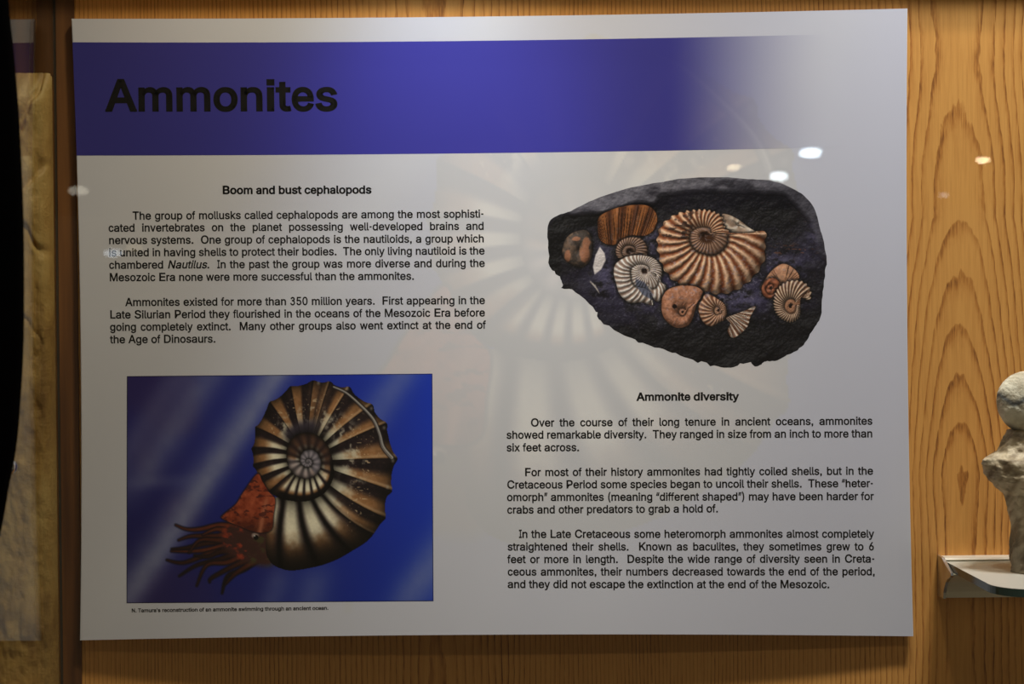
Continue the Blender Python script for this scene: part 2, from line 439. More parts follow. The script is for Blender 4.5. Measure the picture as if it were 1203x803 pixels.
    cz = np.maximum(cz, w2*(1-sstep(660, 720, phi))*(1-sstep(.50, .72, t)))
    lit = tan*(1-cz[..., None])+cream*cz[..., None]
    col = dark*(1-b[..., None])+lit*b[..., None]
    col = over(col, (.17,.12,.10), low1*sstep(.55, .95, t)*.75)                        # brown belly of the lower flank
    # mottled white patches mid flank
    mot = sstep(.50, .74, fbm(X/24, Y/24, 90, 4))*np.exp(-((t-.33)/.22)**2)*sstep(318, 345, phi)*(1-sstep(485, 505, phi))
    col = over(col, cream*.88, mot*.8)
    spots = sstep(.84, .90, vnoise(X/6+fbm(X/20,Y/20,97,2)*4, Y/6, 96))*np.exp(-((t-.55)/.2)**2)*(phi < 500)*(phi > 300)
    col = over(col, (.75,.65,.50), spots*.7)
    # smooth dusky saddle at the top, dusky inner whorls
    col = over(col, (.23,.20,.24), (1-sstep(.12, .34, t))*sstep(425, 445, phi)*(1-sstep(480, 505, phi))*.95)
    inn = sstep(690, 720, phi)*(1-sstep(870, 890, phi))
    col = over(col, (.17+.0,.115,.11), inn*(.88-.25*b))
    in3 = sstep(880, 900, phi)*(1-sstep(1000, 1030, phi))
    col = over(col, np.stack([.58*b+.12, .54*b+.11, .52*b+.12], -1), in3*.85)
    in4 = sstep(1000, 1030, phi)
    col = over(col, np.stack([.28+.27*b, .27+.25*b, .29+.25*b], -1), in4*.95)
    col = over(col, (.045,.035,.04), w2*(1-sstep(700, 740, phi))*sstep(.66, .80, t)*.92)
    rnd = 1-.62*np.abs(2*t-1)**3.2
    rnd = np.where(phi > 575, 1-.75*np.abs(2*t-1)**2.4, rnd)
    col = col*rnd[..., None]
    ln = np.exp(-(np.minimum(f, 1-f)/(.04+.04*low1+.05*w2))**2)*(phi < 900)*(.5+.45*low1-.3*w2)
    col = col*(1-.75*ln[..., None])
    crest = np.exp(-((f-.10)/.05)**2)*right*(1-low1)*.35
    col = over(col, (.80,.70,.55), crest*sstep(.1,.3,t))
    shade = sstep(540, 700, Y+.35*(X-560))*.65*(phi < 575)
    col = col*(1-shade[..., None])
    img = img*(1-np.where(m, 1, 0)[..., None])+col*np.where(m, 1, 0)[..., None]
    # keel ribbon down the right shoulder
    kl = smooth_pts([(655,44),(700,65),(750,108),(798,160),(822,215),(835,262),(866,300)], 6)
    d, s = line_d(X, Y, kl, 3, 6)
    img = over(img, (.10,.08,.08), edge(d-4, 5)*.8)
    img = over(img, (.62,.60,.56), edge(d+.5, 4)*.9)
    d2, s2 = line_d(X, Y, kl+np.array([-1.5, 1.5]), .6, 1.5)
    img = over(img, (.25,.22,.22), edge(d2, 3)*.8)
    for cx, cy in ((838,192),(850,408),(792,122),(705,52),(870,312),(600,30)):
        img = over(img, (.60,.57,.52), edge(np.hypot((X-cx), (Y-cy)*.8)-4, 9)*.6)
    # hood
    hood = smooth_pts([(377,360),(395,385),(420,425),(442,452),(436,510),(428,562),(380,572),(320,552),(252,522),(258,505),(300,470),(325,430)], 4, True)
    sd = poly_sd(X, Y, hood)
    n = fbm(X/15, Y/15, 111, 4)
    hc = np.stack([.52+.30*(n-.5), .225+.22*(n-.5), .13+.16*(n-.5)], -1)
    hc = hc*(1-.45*sstep(490, 570, Y)*sstep(250, 330, X))[..., None]
    hc = over(hc, (.66,.40,.28), .7*np.exp(-(((X-405)+(Y-480)*.2)/9)**2)*sstep(420,470,Y))
    hc = over(hc, (.25,.10,.08), .8*sstep(.57, .68, fbm(X/20, Y/11, 120, 3)))
    img = over(img, (.08,.05,.06), edge(sd-4, 6)*.8)
    img = over(img, hc, edge(sd, 3))
    return np.clip(img, 0, 1)

# ---- the photograph of the black nodule; built as a relief in numpy, lit once, printed flat
ROCK = [(42,270),(50,225),(85,200),(130,185),(200,150),(280,120),(380,92),(480,75),(560,62),(700,58),(800,65),(880,70),(940,88),(1000,120),(1040,160),(1058,200),(1070,250),(1085,300),(1095,370),(1086,450),(1077,540),(1068,600),(1040,640),(1010,690),(960,722),(900,748),(860,757),(830,771),(800,758),(750,770),(710,776),(640,762),(560,735),(480,705),(400,685),(330,650),(240,600),(225,560),(150,490),(100,475),(98,450),(75,420),(50,395),(48,340)]
def rock_outline():
    P = smooth_pts(ROCK, 5, True)
    n = fbm(P[:, 0]/13, P[:, 1]/13, 7, 3)-.5
    low = sstep(250, 420, P[:, 1])
    P[:, 1] += n*16*(.25+low); P[:, 0] += (fbm(P[:, 0]/9+9, P[:, 1]/9, 8, 2)-.5)*10*(.2+low)
    return P

def rock_picture(X, Y):
    h = 18*fbm(X/120, Y/90, 3, 3)+4*fbm(X/22, Y/18, 4, 4)+2.2*fbm(X/7, Y/6, 5, 2)
    alb = np.zeros(X.shape+(3,))+np.array([.095,.085,.11])
    pur = fbm(X/60, Y/50, 12, 4)
    zone = np.exp(-(((X-610)/420)**2+((Y-430)/210)**2))
    alb = over(alb, (.23,.21,.33), zone*sstep(.35, .65, pur)*.95)
    for (cx, cy, sx, sy, a) in ((255,430,45,90,.75),(450,300,40,60,.7),(770,520,90,60,.75),(920,380,110,50,.7),(1040,260,30,70,.6),(600,520,200,40,.4),(270,290,20,60,.5)):
        alb = over(alb, (.36,.34,.46), a*np.exp(-(((X-cx)/sx)**2+((Y-cy)/sy)**2))*sstep(.32,.6,fbm(X/26,Y/20,13,4)))
    alb = over(alb, (.05,.045,.055), .85*np.exp(-(((X-860)/200)**2+((Y-190)/75)**2)))
    alb = over(alb, (.05,.045,.055), .8*sstep(560, 640, Y+.1*X-60))
    # slate rim over the top
    rim = smooth_pts([(120,190),(170,196),(225,196),(300,182),(380,152),(440,160),(470,128),(540,118),(640,112),(740,112),(850,118),(930,120),(965,150),(1005,190),(1035,235),(1050,300),(1062,345),(1130,350),(1130,20),(60,20)], 4, True)
    sd = poly_sd(X, Y, rim)
    rn = fbm(X/18, Y/9, 21, 4)
    alb = over(alb, np.stack([.42+.2*(rn-.5), .41+.2*(rn-.5), .44+.2*(rn-.5)], -1), edge(sd, 18)*(.35+.65*sstep(.3,.6,fbm(X/90,Y/40,22,3)))*(1-.45*sstep(500,900,X)*sstep(75,110,Y)))
    h = h+10*edge(sd, 20)
    # pit behind the left shells
    alb = over(alb, (.035,.03,.035), edge(poly_sd(X, Y, smooth_pts([(45,270),(90,205),(200,200),(330,170),(420,160),(455,190),(300,190),(230,240),(140,260),(95,330),(90,440),(50,390)], 4, True)), 14)*.9)
    def shell(outline, umb, n, swirl, ridge, groove, t1=.42, kexp=.5, th0=0., bulge=30, rib=6, hole=.10, holecol=(.16,.10,.07), inner=None, rough=.5, sharp=1.0, serr=0.):
        nonlocal h, alb
        O = smooth_pts(outline, 5, True)
        sd = poly_sd(X, Y, O)+serr*np.cos(2*np.pi*(n*np.arctan2(umb[1]-Y, X-umb[0])/(2*np.pi)+swirl))
        dx = X-umb[0]; dy = umb[1]-Y
        r = np.hypot(dx, dy); th = np.arctan2(dy, dx)
        oa = np.arctan2(umb[1]-O[:, 1], O[:, 0]-umb[0]); orr = np.hypot(O[:, 0]-umb[0], O[:, 1]-umb[1])
        o = np.argsort(oa); oa = oa[o]; orr = orr[o]
        Ro = np.interp(th, np.r_[oa-2*np.pi, oa, oa+2*np.pi], np.r_[orr, orr, orr])
        t = np.clip(r/np.maximum(Ro, 1), 0, 1)
        a = ((th-math.radians(th0)) % (2*np.pi))
        b1 = t1*np.exp(kexp*(a-np.pi)/np.pi)
        inn = t < b1
        tw = np.where(inn, t/np.maximum(b1, 1e-3), (t-b1)/np.maximum(1-b1, 1e-3))
        w = (fbm(X/16, Y/16, 33, 3)-.5)
        ph = n*th/(2*np.pi)+swirl*tw**1.4+w*rough
        ph = np.where(inn, ph*1.0+.5, ph)
        s = .5+.5*np.cos(2*np.pi*ph)
        s = s**sharp
        prof = np.sqrt(np.clip(1-(2*tw-1)**2, 0, 1))
        prof = np.where(inn, np.sqrt(np.clip(1-(2*np.clip((tw-hole)/(1-hole), 0, 1)-1)**2, 0, 1))*.55, prof)
        hh = 22+bulge*prof+rib*s*np.clip(prof*1.6, 0, 1)*sstep(0, .12, tw)
        m = edge(sd, 2.5)
        na = fbm(X/11, Y/11, 44, 4)
        rc = np.asarray(ridge); gc = np.asarray(groove)
        c = gc*(1-s[..., None])+rc*s[..., None]
        c = c*(.82+.36*na[..., None])
        if inner is not None:
            c = np.where(inn[..., None], c*(1-.6)+np.asarray(inner)*.6, c)
        c = over(c, holecol, (1-sstep(hole*.8, hole*1.5, t)))
        c = c*(1-.55*np.exp(-((t-b1)/.03)**2))[..., None]
        alb = over(alb, (.03,.025,.03), edge(sd-6, 12)*.75)
        h = np.where(sd < 0, hh, h); alb = over(alb, c, m)
    O1 = (.74,.50,.34)
    shell([(232,245),(240,205),(300,175),(360,163),(420,165),(450,190),(457,225),(440,262),(405,280),(350,280),(300,312),(262,310),(238,290)], (300,560), 46, .5, (.60,.37,.20), (.31,.17,.09), t1=.01, bulge=22, rib=5, hole=.001, rough=.12)
    shell([(98,330),(115,285),(150,262),(190,258),(210,290),(212,340),(200,375),(170,398),(130,385),(105,365)], (160,330), 2, .2, (.42,.34,.28), (.24,.21,.19), t1=.02, bulge=26, rib=1, hole=.01, rough=1.2)
    for cx, cy, sx, sy in ((182,350,22,34),(118,355,13,24),(188,305,16,22),(150,290,18,10)): alb = over(alb, (.66,.44,.32), edge(np.hypot((X-cx)/sx, (Y-cy)/sy)*10-9-5*(fbm(X/14, Y/14, 58, 3)-.5), 3)*.85)
    shell([(300,335),(315,300),(350,285),(395,290),(418,320),(416,355),(390,345),(365,368),(335,378),(308,362)], (352,338), 30, .8, (.68,.56,.48), (.28,.19,.15), t1=.5, bulge=20, rib=4, hole=.22, th0=-30, rough=.2)
    shell([(292,420),(300,385),(340,358),(400,352),(450,368),(475,405),(470,450),(490,470),(478,515),(450,525),(430,495),(440,540),(400,530),(350,530),(315,500),(300,455)], (410,408), 34, 1.3, (.93,.89,.85), (.52,.42,.36), t1=.42, bulge=24, rib=5, hole=.10, th0=-20, rough=.25)
    alb = over(alb, (.36,.37,.43), edge(poly_sd(X, Y, [(375,440),(410,455),(440,500),(435,520),(400,500),(375,465)]), 6))
    shell([(700,200),(722,198),(760,215),(800,245),(835,270),(800,285),(740,270),(710,240)], (760,238), 3, .3, (.86,.80,.72), (.60,.50,.42), t1=.05, bulge=22, rib=3, hole=.01)
    shell([(458,285),(470,245),(500,215),(545,192),(605,182),(660,186),(700,208),(712,250),(745,268),(800,268),(850,258),(866,272),(862,330),(866,350),(845,400),(800,452),(750,485),(690,498),(630,488),(560,470),(510,440),(475,390),(458,330)], (640,275), 31, 1.0, (.92,.75,.61), (.46,.235,.125), t1=.33, kexp=.16, th0=14, bulge=44, rib=10, hole=.13, holecol=(.26,.15,.08), inner=(.55,.44,.38), rough=.22, sharp=.8, serr=-3.5)
    # paler, eroded upper left of the big shell
    m = edge(poly_sd(X, Y, smooth_pts([(455,300),(465,240),(545,190),(610,182),(600,250),(560,300),(500,305)], 4, True)), 30)
    rr = fbm(X/20, Y/12, 52, 4)
    alb = over(alb, (.18,.13,.12), m*sstep(.52, .66, rr)*.7); alb = over(alb, (.78,.73,.70), m*sstep(.55, .48, rr)*0)
    shell([(472,545),(480,500),(510,475),(560,465),(605,470),(632,492),(625,520),(605,540),(590,590),(570,618),(530,626),(495,605),(478,580)], (553,568), 9, .5, (.72,.51,.40), (.62,.41,.30), t1=.22, bulge=36, rib=1.5, hole=.05, th0=40, rough=1.6)
    alb = over(alb, (.13,.08,.07), edge(np.hypot(X-522, (Y-545))-9-9*(fbm(X/9, Y/9, 66, 2)-.5), 4))
    shell([(612,560),(622,520),(645,498),(690,520),(715,545),(715,590),(690,605),(660,620),(630,605)], (690,560), 24, .8, (.86,.70,.58), (.45,.27,.18), t1=.25, bulge=24, rib=5, hole=.08, rough=.2)
    alb = over(alb, (.10,.08,.08), edge(line_d(X, Y, [(632,492),(622,520),(610,535),(606,560)], 4, 4)[0], 4))
    shell([(715,590),(750,575),(790,560),(828,545),(808,585),(795,625),(745,664),(722,640),(732,610)], (700,560), 40, .6, (.90,.82,.74), (.46,.29,.20), t1=.05, bulge=14, rib=5, hole=.02, rough=.25)
    shell([(850,470),(880,420),(915,390),(945,386),(985,415),(990,445),(950,450),(915,470),(905,440),(880,450)], (930,470), 4, .3, (.80,.60,.46), (.70,.50,.38), t1=.1, bulge=26, rib=1, hole=.01, rough=1.5)
    shell([(850,475),(870,445),(900,438),(918,460),(912,495),(885,515),(858,505)], (886,476), 5, .6, (.66,.40,.28), (.45,.26,.18), t1=.5, bulge=18, rib=2, hole=.15)
    shell([(897,530),(905,490),(930,460),(970,447),(1010,455),(1035,485),(1030,520),(1000,512),(995,545),(990,585),(960,604),(925,590),(903,565)], (960,545), 34, .8, (.92,.80,.68), (.36,.22,.15), t1=.42, bulge=26, rib=6, hole=.10, th0=40, inner=(.70,.46,.32), rough=.15, serr=-2.5)
    alb = over(alb, (.84,.80,.78), edge(poly_sd(X, Y, [(240,320),(258,345),(262,370),(245,405),(220,425),(214,395),(224,350)]), 4))
    for k in range(3): alb = over(alb, (.7,.66,.62), edge(line_d(X, Y, [(205+8*k,452+7*k),(228+5*k,478+9*k)], 3, 1)[0], 3)*.8)
    alb = over(alb, (.45,.28,.20), sstep(.62,.72,fbm(X/18,Y/7,71,3))*np.exp(-(((X-960)/90)**2+((Y-335)/22)**2)))
    alb = over(alb, (.60,.58,.66), sstep(.66,.72,fbm(X/9,Y/7,72,3))*np.exp(-(((X-620)/420)**2+((Y-420)/230)**2))*.5)
    gy, gx = np.gradient(h)
    sc = abs(X[0, 1]-X[0, 0]) if X.shape[1] > 1 else 1
    gx = gx/sc; gy = gy/sc
    nx, ny, nz = -gx, -gy, np.ones(h.shape)*.9
    L = np.sqrt(nx*nx+ny*ny+nz*nz); l = np.array([-.35, -.62, .70]); l = l/np.linalg.norm(l)
    nl = np.clip((nx*l[0]+ny*l[1]+nz*l[2])/L, 0, 1)
    col = lin(alb)*(.22+1.15*nl)[..., None]
    sp = np.clip((nx*-.2+ny*-.45+nz*1.05)/L/1.16, 0, 1)**18*.03
    return np.clip(col+sp[..., None], 0, 1)       # linear
GLYPHS = {
"'":(295,['111,454;101,727;194,727;183,454']),
'(':(390,['127,295;131,377;144,463;163,548;188,630;218,706;252,770;337,770;303,693;273,612;249,529;231,448;220,369;216,295;219,230;229,164;245,95;269,23;299,-54;337,-137;252,-137;198,-31;159,78;135,187']),
')':(390,['53,-137;92,-52;123,26;146,98;162,166;171,231;174,295;171,369;160,448;142,529;118,612;88,693;53,770;138,770;172,706;202,630;228,548;247,462;259,377;263,295;255,186;231,76;192,-32;138,-137']),
',':(268,['54,-171;97,101;196,101;121,-171']),
'-':(647,['482,349;482,268;163,268;163,349']),
'.':(268,['136,-6;111,-2;90,13;76,34;71,59;76,84;90,105;111,119;136,124;161,119;182,105;197,84;202,59;197,34;182,13;161,-2']),
'0':(647,['324,-10;273,-5;227,10;186,34;150,68;121,111;98,162;82,221;72,288;68,363;72,438;82,505;99,564;122,616;151,658;186,692;227,717;273,732;324,737;375,732;421,717;462,692;497,658;526,616;549,564;566,505;576,438;579,363;576,288;566,221;549,162;526,111;497,68;462,34;421,10;375,-5','324,71;358,75;388,86;415,105;448,148;472,205;486,278;491,363;486,449;472,522;448,579;415,622;388,641;358,653;324,657;290,653;260,641;233,622;200,579;176,522;161,449;156,363;161,278;176,205;200,148;233,105;260,86;290,75']),
'3':(647,['311,-10;248,-4;190,14;140,43;100,82;74,131;62,188;156,188;164,154;181,124;205,101;236,85;272,75;312,71;355,75;393,87;425,106;450,133;465,166;470,207;466,245;452,280;427,310;393,334;346,349;287,354;224,354;224,427;411,641;411,646;100,646;100,727;532,727;532,658;302,398;302,413;353,414;399,408;441,394;476,374;506,348;530,318;554,265;562,207;558,166;547,129;529,94;491,51;441,18;381,-3']),
'5':(647,['316,-10;255,-3;200,16;154,46;118,86;95,133;85,186;175,186;182,155;197,127;220,104;248,86;280,75;316,71;358,76;395,92;426,117;449,149;464,188;468,232;463,276;448,316;424,349;393,374;355,390;311,396;275,393;239,384;208,369;183,351;96,361;137,727;524,727;524,646;215,646;191,431;195,431;221,450;254,464;290,474;328,477;376,472;420,459;459,437;493,408;521,372;541,330;554,284;559,233;551,167;527,108;490,59;441,22;403,4;361,-6']),
'6':(647,['324,-10;260,-2;203,21;156,58;121,106;98,165;91,231;97,285;114,342;146,407;196,486;361,727;460,727;216,373;208,373;220,393;236,411;256,427;280,439;306,446;336,449;398,442;451,421;495,388;528,343;549,288;556,224;548,160;526,104;490,56;443,20;387,-2','324,69;363,74;398,90;427,114;449,145;463,182;468,224;463,268;449,305;427,336;398,359;363,374;324,379;283,374;248,360;219,336;197,306;183,269;179,226;183,183;197,145;219,114;248,90;283,74']),
'A':(686,['23,0;288,727;395,727;662,0;565,0;410,432;377,532;332,684;350,684;304,530;272,432;121,0','157,203;157,284;528,284;528,203']),
'B':(652,['86,0;86,727;344,727;414,721;470,701;513,671;544,632;563,585;569,534;565,492;553,457;534,430;509,409;481,393;450,381;450,375;485,368;519,351;550,325;575,290;592,247;597,195;591,142;572,95;539,56;492,26;430,6;352,0','178,81;350,81;401,85;442,96;471,114;492,137;504,164;508,195;503,231;489,263;467,290;437,312;399,325;355,330;178,330','178,408;340,408;378,412;412,423;440,442;462,466;476,497;480,532;476,562;465,589;447,613;420,631;386,642;343,646;178,646']),
'C':(729,['382,-10;322,-5;266,10;215,36;169,70;131,113;100,165;76,224;62,290;58,363;62,436;76,503;100,562;131,613;169,657;215,691;266,717;322,732;382,737;436,733;486,721;533,701;575,673;611,639;640,598;662,551;676,498;584,498;573,533;556,564;536,590;511,612;482,629;451,642;417,649;382,651;339,648;299,636;262,618;229,592;202,559;179,520;162,474;151,422;148,363;151,305;162,253;179,207;202,167;230,135;263,109;300,90;339,79;382,76;417,78;451,86;482,98;511,115;536,137;556,163;573,194;584,229;676,229;662,177;640,130;611,89;575,54;533,27;487,7;436,-6']),
'D':(718,['313,0;137,0;137,81;307,81;363,85;412,97;454,115;490,141;519,174;542,213;563,283;570,365;563,446;542,515;520,554;491,586;457,612;416,631;369,642;316,646;133,646;133,727;322,727;390,722;450,708;504,684;550,650;589,609;619,559;642,501;655,437;660,365;655,293;642,228;619,170;588,119;549,77;501,44;446,20;383,5','178,727;178,0;86,0;86,727']),
'E':(598,['86,0;86,727;532,727;532,646;178,646;178,408;508,408;508,327;178,327;178,81;536,81;536,0']),
'F':(586,['86,0;86,727;527,727;527,646;178,646;178,398;495,398;495,316;178,316;178,0']),
'I':(429,['44,0;44,81;169,81;169,646;44,646;44,727;385,727;385,646;261,646;261,81;385,81;385,0']),
'K':(667,['149,208;149,309;199,373;249,434;303,492;520,727;641,727;330,394;325,395','86,0;86,727;178,727;178,478;177,322;178,276;178,0','532,0;268,370;326,442;641,0']),
'L':(562,['86,0;86,727;178,727;178,81;516,81;516,0']),
'M':(898,['86,0;86,727;217,727;396,267;411,227;428,175;445,120;460,70;439,70;454,118;472,173;489,226;504,267;681,727;811,727;811,0;721,0;721,416;721,467;722,527;723,590;725,653;733,653;711,585;689,518;668,460;651,416;488,0;409,0;243,416;227,459;207,516;184,583;160,653;170,653;172,595;173,531;174,469;174,416;174,0']),
'N':(748,['86,0;86,727;195,727;490,261;518,215;554,152;591,79;579,77;573,155;570,225;570,279;570,727;662,727;662,0;553,0;289,415;253,473;212,545;154,646;170,648;175,548;178,469;179,416;179,0']),
'O':(762,['382,-10;321,-5;266,10;215,36;170,70;131,113;100,165;76,224;62,290;58,363;62,436;76,503;100,562;131,613;170,657;215,691;266,717;321,732;382,737;442,732;497,717;548,691;593,657;632,613;663,562;686,503;700,436;705,363;700,290;686,224;663,165;632,113;593,70;548,36;497,10;442,-5','382,76;424,79;463,90;499,109;532,134;560,166;584,206;601,252;611,304;615,363;611,422;601,475;584,521;560,561;532,593;499,618;463,637;424,648;382,651;339,648;300,637;263,618;230,593;202,560;179,521;162,474;151,422;148,363;151,304;162,252;179,206;202,167;230,134;263,109;300,90;339,79']),
'P':(635,['86,0;86,727;336,727;389,724;435,713;475,697;509,674;536,646;557,614;577,559;584,497;577,435;557,379;536,347;509,319;475,296;435,279;389,269;336,265;156,265;156,346;332,346;384,351;425,366;455,389;476,420;488,456;492,497;488,538;476,574;455,604;424,627;383,641;332,646;178,646;178,0']),
'S':(638,['320,-13;246,-6;182,13;130,44;91,86;66,137;55,195;149,195;158,157;176,125;204,101;238,84;277,74;320,70;367,74;409,86;444,105;471,131;488,163;494,199;489,231;475,256;452,276;423,292;350,318;263,342;207,361;160,385;123,413;96,447;80,487;74,532;78,572;89,607;107,640;146,681;197,711;257,730;324,737;392,730;452,711;501,681;539,641;563,594;573,540;482,540;474,574;457,602;432,625;400,642;363,652;322,655;278,651;239,640;207,622;184,598;169,569;164,537;170,503;187,477;212,456;242,440;304,419;378,399;445,377;480,360;513,340;541,314;564,282;579,244;584,198;576,142;552,91;514,48;462,15;397,-6']),
'T':(641,['45,646;45,727;596,727;596,646;367,646;367,0;275,0;275,646']),
'a':(556,['228,-12;179,-7;135,7;97,31;68,64;50,105;43,154;48,197;62,230;83,256;111,276;143,291;179,301;255,314;334,324;361,329;379,336;390,347;394,364;394,367;391,398;381,424;365,445;343,460;314,470;280,473;244,470;213,461;188,447;168,430;153,411;143,391;59,416;81,460;112,495;149,520;190,536;233,546;277,549;342,542;376,532;408,515;437,491;461,458;476,414;481,359;481,0;395,0;395,74;389,74;360,35;337,17;308,1;272,-9','243,65;288,70;326,84;355,106;376,133;389,164;394,197;394,271;371,260;331,251;286,245;251,240;192,227;167,215;148,199;135,178;131,150;135,124;146,103;163,87;185,75;213,67']),
'b':(607,['328,-12;283,-7;246,5;218,24;197,45;169,84;160,84;160,0;75,0;75,727;162,727;162,456;169,456;196,494;217,515;245,533;281,545;327,549;371,546;411,534;447,515;479,489;506,457;528,418;550,350;558,270;550,190;529,121;507,82;480,49;448,23;411,4;371,-8','315,67;361,74;399,94;430,125;451,167;465,216;469,271;465,325;452,373;430,414;400,445;361,465;315,471;268,465;230,446;200,416;179,376;165,327;161,271;165,214;179,164;201,124;231,93;269,73']),
'c':(566,['296,-12;249,-8;206,4;167,23;133,50;104,83;80,121;63,166;52,215;49,268;52,322;63,371;80,416;104,455;133,488;167,514;206,534;249,546;296,549;335,547;372,539;405,526;436,509;463,487;486,460;504,430;517,396;433,374;415,413;386,444;346,464;296,471;247,464;207,443;177,411;155,369;142,321;138,268;142,216;155,168;177,126;207,94;247,73;296,66;347,74;387,94;417,127;435,167;519,146;506,111;488,80;465,53;438,30;407,12;373,-1;336,-9']),
'd':(607,['279,-12;236,-8;196,4;159,23;127,49;100,82;78,121;56,190;49,270;56,350;78,418;100,457;128,489;160,515;196,534;236,546;280,549;325,545;362,533;389,515;411,494;438,456;444,456;444,727;531,727;531,0;447,0;447,84;438,84;410,45;389,24;361,5;325,-7','292,67;338,73;376,93;406,124;428,164;441,214;445,271;441,327;428,376;407,416;376,446;338,465;292,471;245,465;207,445;177,414;155,373;142,325;138,271;142,216;155,167;177,125;207,94;246,74']),
'e':(577,['303,-12;253,-8;207,4;167,23;132,50;103,83;80,121;56,189;49,267;56,345;79,414;102,453;130,487;164,514;203,533;246,545;293,549;337,546;380,535;420,515;456,487;487,450;510,403;525,345;530,277;530,242;107,242;107,316;483,316;443,289;438,339;425,384;404,421;375,448;338,466;293,472;248,466;209,448;178,420;156,385;142,345;137,302;137,254;142,198;158,152;183,115;216,88;256,71;304,66;335,68;363,75;387,87;408,104;425,125;437,151;522,130;505,90;479,56;445,28;404,6;356,-7']),
'f':(363,['326,542;326,467;9,467;9,542','115,0;115,617;121,659;137,694;162,722;193,741;229,753;268,757;318,753;347,745;325,669;307,675;278,677;244,672;221,657;207,632;202,598;202,0']),
'g':(607,['296,-215;240,-211;191,-200;151,-181;118,-157;92,-129;72,-99;145,-58;174,-94;194,-112;221,-126;254,-136;296,-139;337,-136;373,-125;403,-107;426,-82;440,-49;445,-8;445,98;438,98;410,59;388,39;361,22;324,11;279,7;217,15;161,38;129,62;101,92;79,129;62,171;52,219;49,273;56,352;79,419;101,457;128,489;161,515;197,534;237,546;280,549;326,545;362,533;390,515;412,494;440,456;447,456;447,542;532,542;532,-13;529,-57;518,-96;501,-128;463,-167;415,-194;359,-210','293,84;339,90;377,107;407,135;429,173;442,220;446,275;442,330;429,377;407,416;377,446;339,465;293,471;246,465;207,445;177,415;155,375;142,328;138,275;142,222;155,175;177,137;208,108;246,90']),
'h':(586,['162,324;162,0;75,0;75,727;162,727;162,411;146,411;165,456;189,491;217,517;250,535;286,546;325,549;377,544;422,527;459,498;487,458;505,407;510,344;510,0;423,0;423,336;419,375;408,408;390,435;365,455;335,466;300,470;263,466;230,454;202,433;181,404;167,368']),
'i':(238,['75,0;75,542;162,542;162,0','120,633;96,637;77,650;63,668;59,690;63,713;77,732;96,744;120,749;143,744;163,732;176,713;181,690;176,668;163,650;143,637']),
'j':(238,['75,542;162,542;162,-43;158,-89;145,-129;123,-161;92,-185;53,-199;5,-204;-14,-204;-14,-124;3,-124;35,-119;58,-103;71,-77;75,-41','119,633;96,637;76,650;63,668;59,690;63,713;76,732;96,744;119,749;143,744;162,732;176,713;180,690;176,668;162,650;143,637']),
'k':(544,['157,195;157,303;172,303;406,542;515,542;263,285;253,285','75,0;75,727;162,727;162,0','420,0;211,265;273,327;532,0']),
'l':(270,['199,-3;161,0;130,11;106,29;89,53;79,84;75,121;75,727;162,727;162,141;165,109;172,89;186,78;209,74;229,75;243,78;258,4;231,-1']),
'm':(871,['75,0;75,542;160,542;161,422;154,422;168,462;189,494;216,519;246,537;279,548;313,552;351,548;383,536;411,516;441,474;459,421;446,421;460,458;482,490;510,516;544,536;582,548;624,552;669,547;710,531;746,506;773,469;790,422;796,364;796,0;708,0;708,363;705,398;694,426;675,447;639,466;598,472;564,468;535,457;511,439;494,415;483,386;479,353;479,0;392,0;392,371;388,400;378,424;362,445;327,465;285,472;254,469;225,457;200,439;180,413;167,380;162,340;162,0']),
'n':(586,['162,324;162,0;75,0;75,542;160,542;160,411;146,411;165,456;189,491;217,517;250,535;286,546;325,549;377,544;422,527;459,498;487,458;504,407;510,344;510,0;423,0;423,336;419,375;408,408;390,435;365,455;335,466;300,470;263,466;230,454;202,433;181,404;167,368']),
'o':(593,['296,-12;249,-8;206,4;167,23;133,50;104,83;80,121;63,166;52,215;49,268;52,322;63,371;80,416;104,455;133,488;167,514;206,534;249,546;296,549;344,546;387,534;427,514;461,488;490,455;514,416;531,371;541,322;545,268;541,215;531,166;514,121;490,83;461,50;427,23;387,4;344,-8','296,66;346,73;386,94;417,126;439,168;452,216;456,268;452,320;439,369;417,411;386,443;346,464;296,471;247,464;207,443;177,411;155,369;142,321;138,268;142,216;155,168;177,126;207,94;247,73']),
'p':(607,['75,-204;75,542;160,542;160,456;169,456;196,494;217,515;245,533;281,545;327,549;371,546;411,534;447,515;479,489;506,457;528,418;550,350;558,270;550,190;529,121;507,82;480,49;448,23;411,4;371,-8;328,-12;283,-7;247,5;219,24;197,45;169,84;162,84;162,-204','315,67;361,74;399,94;430,125;451,167;465,216;469,271;465,325;452,373;430,414;400,445;361,465;315,471;268,465;230,446;200,416;179,376;165,327;161,271;165,214;179,164;201,124;231,93;269,73']),
'q':(607,['531,-204;444,-204;444,84;438,84;410,45;389,24;361,5;325,-7;279,-12;236,-8;196,4;159,23;127,49;100,82;78,121;56,190;49,270;56,350;78,418;100,457;128,489;160,515;196,534;236,546;280,549;325,545;362,533;389,515;411,494;438,456;447,456;447,542;531,542','292,67;338,73;376,93;406,124;428,164;441,214;445,271;441,327;428,376;407,416;376,446;338,465;292,471;245,465;207,445;177,414;155,373;142,325;138,271;142,216;155,167;177,125;207,94;246,74']),
'r':(370,['75,0;75,542;160,542;160,459;165,459;186,496;218,525;258,544;304,550;328,549;348,548;348,461;329,464;296,465;260,462;227,450;200,431;180,405;167,374;162,339;162,0']),
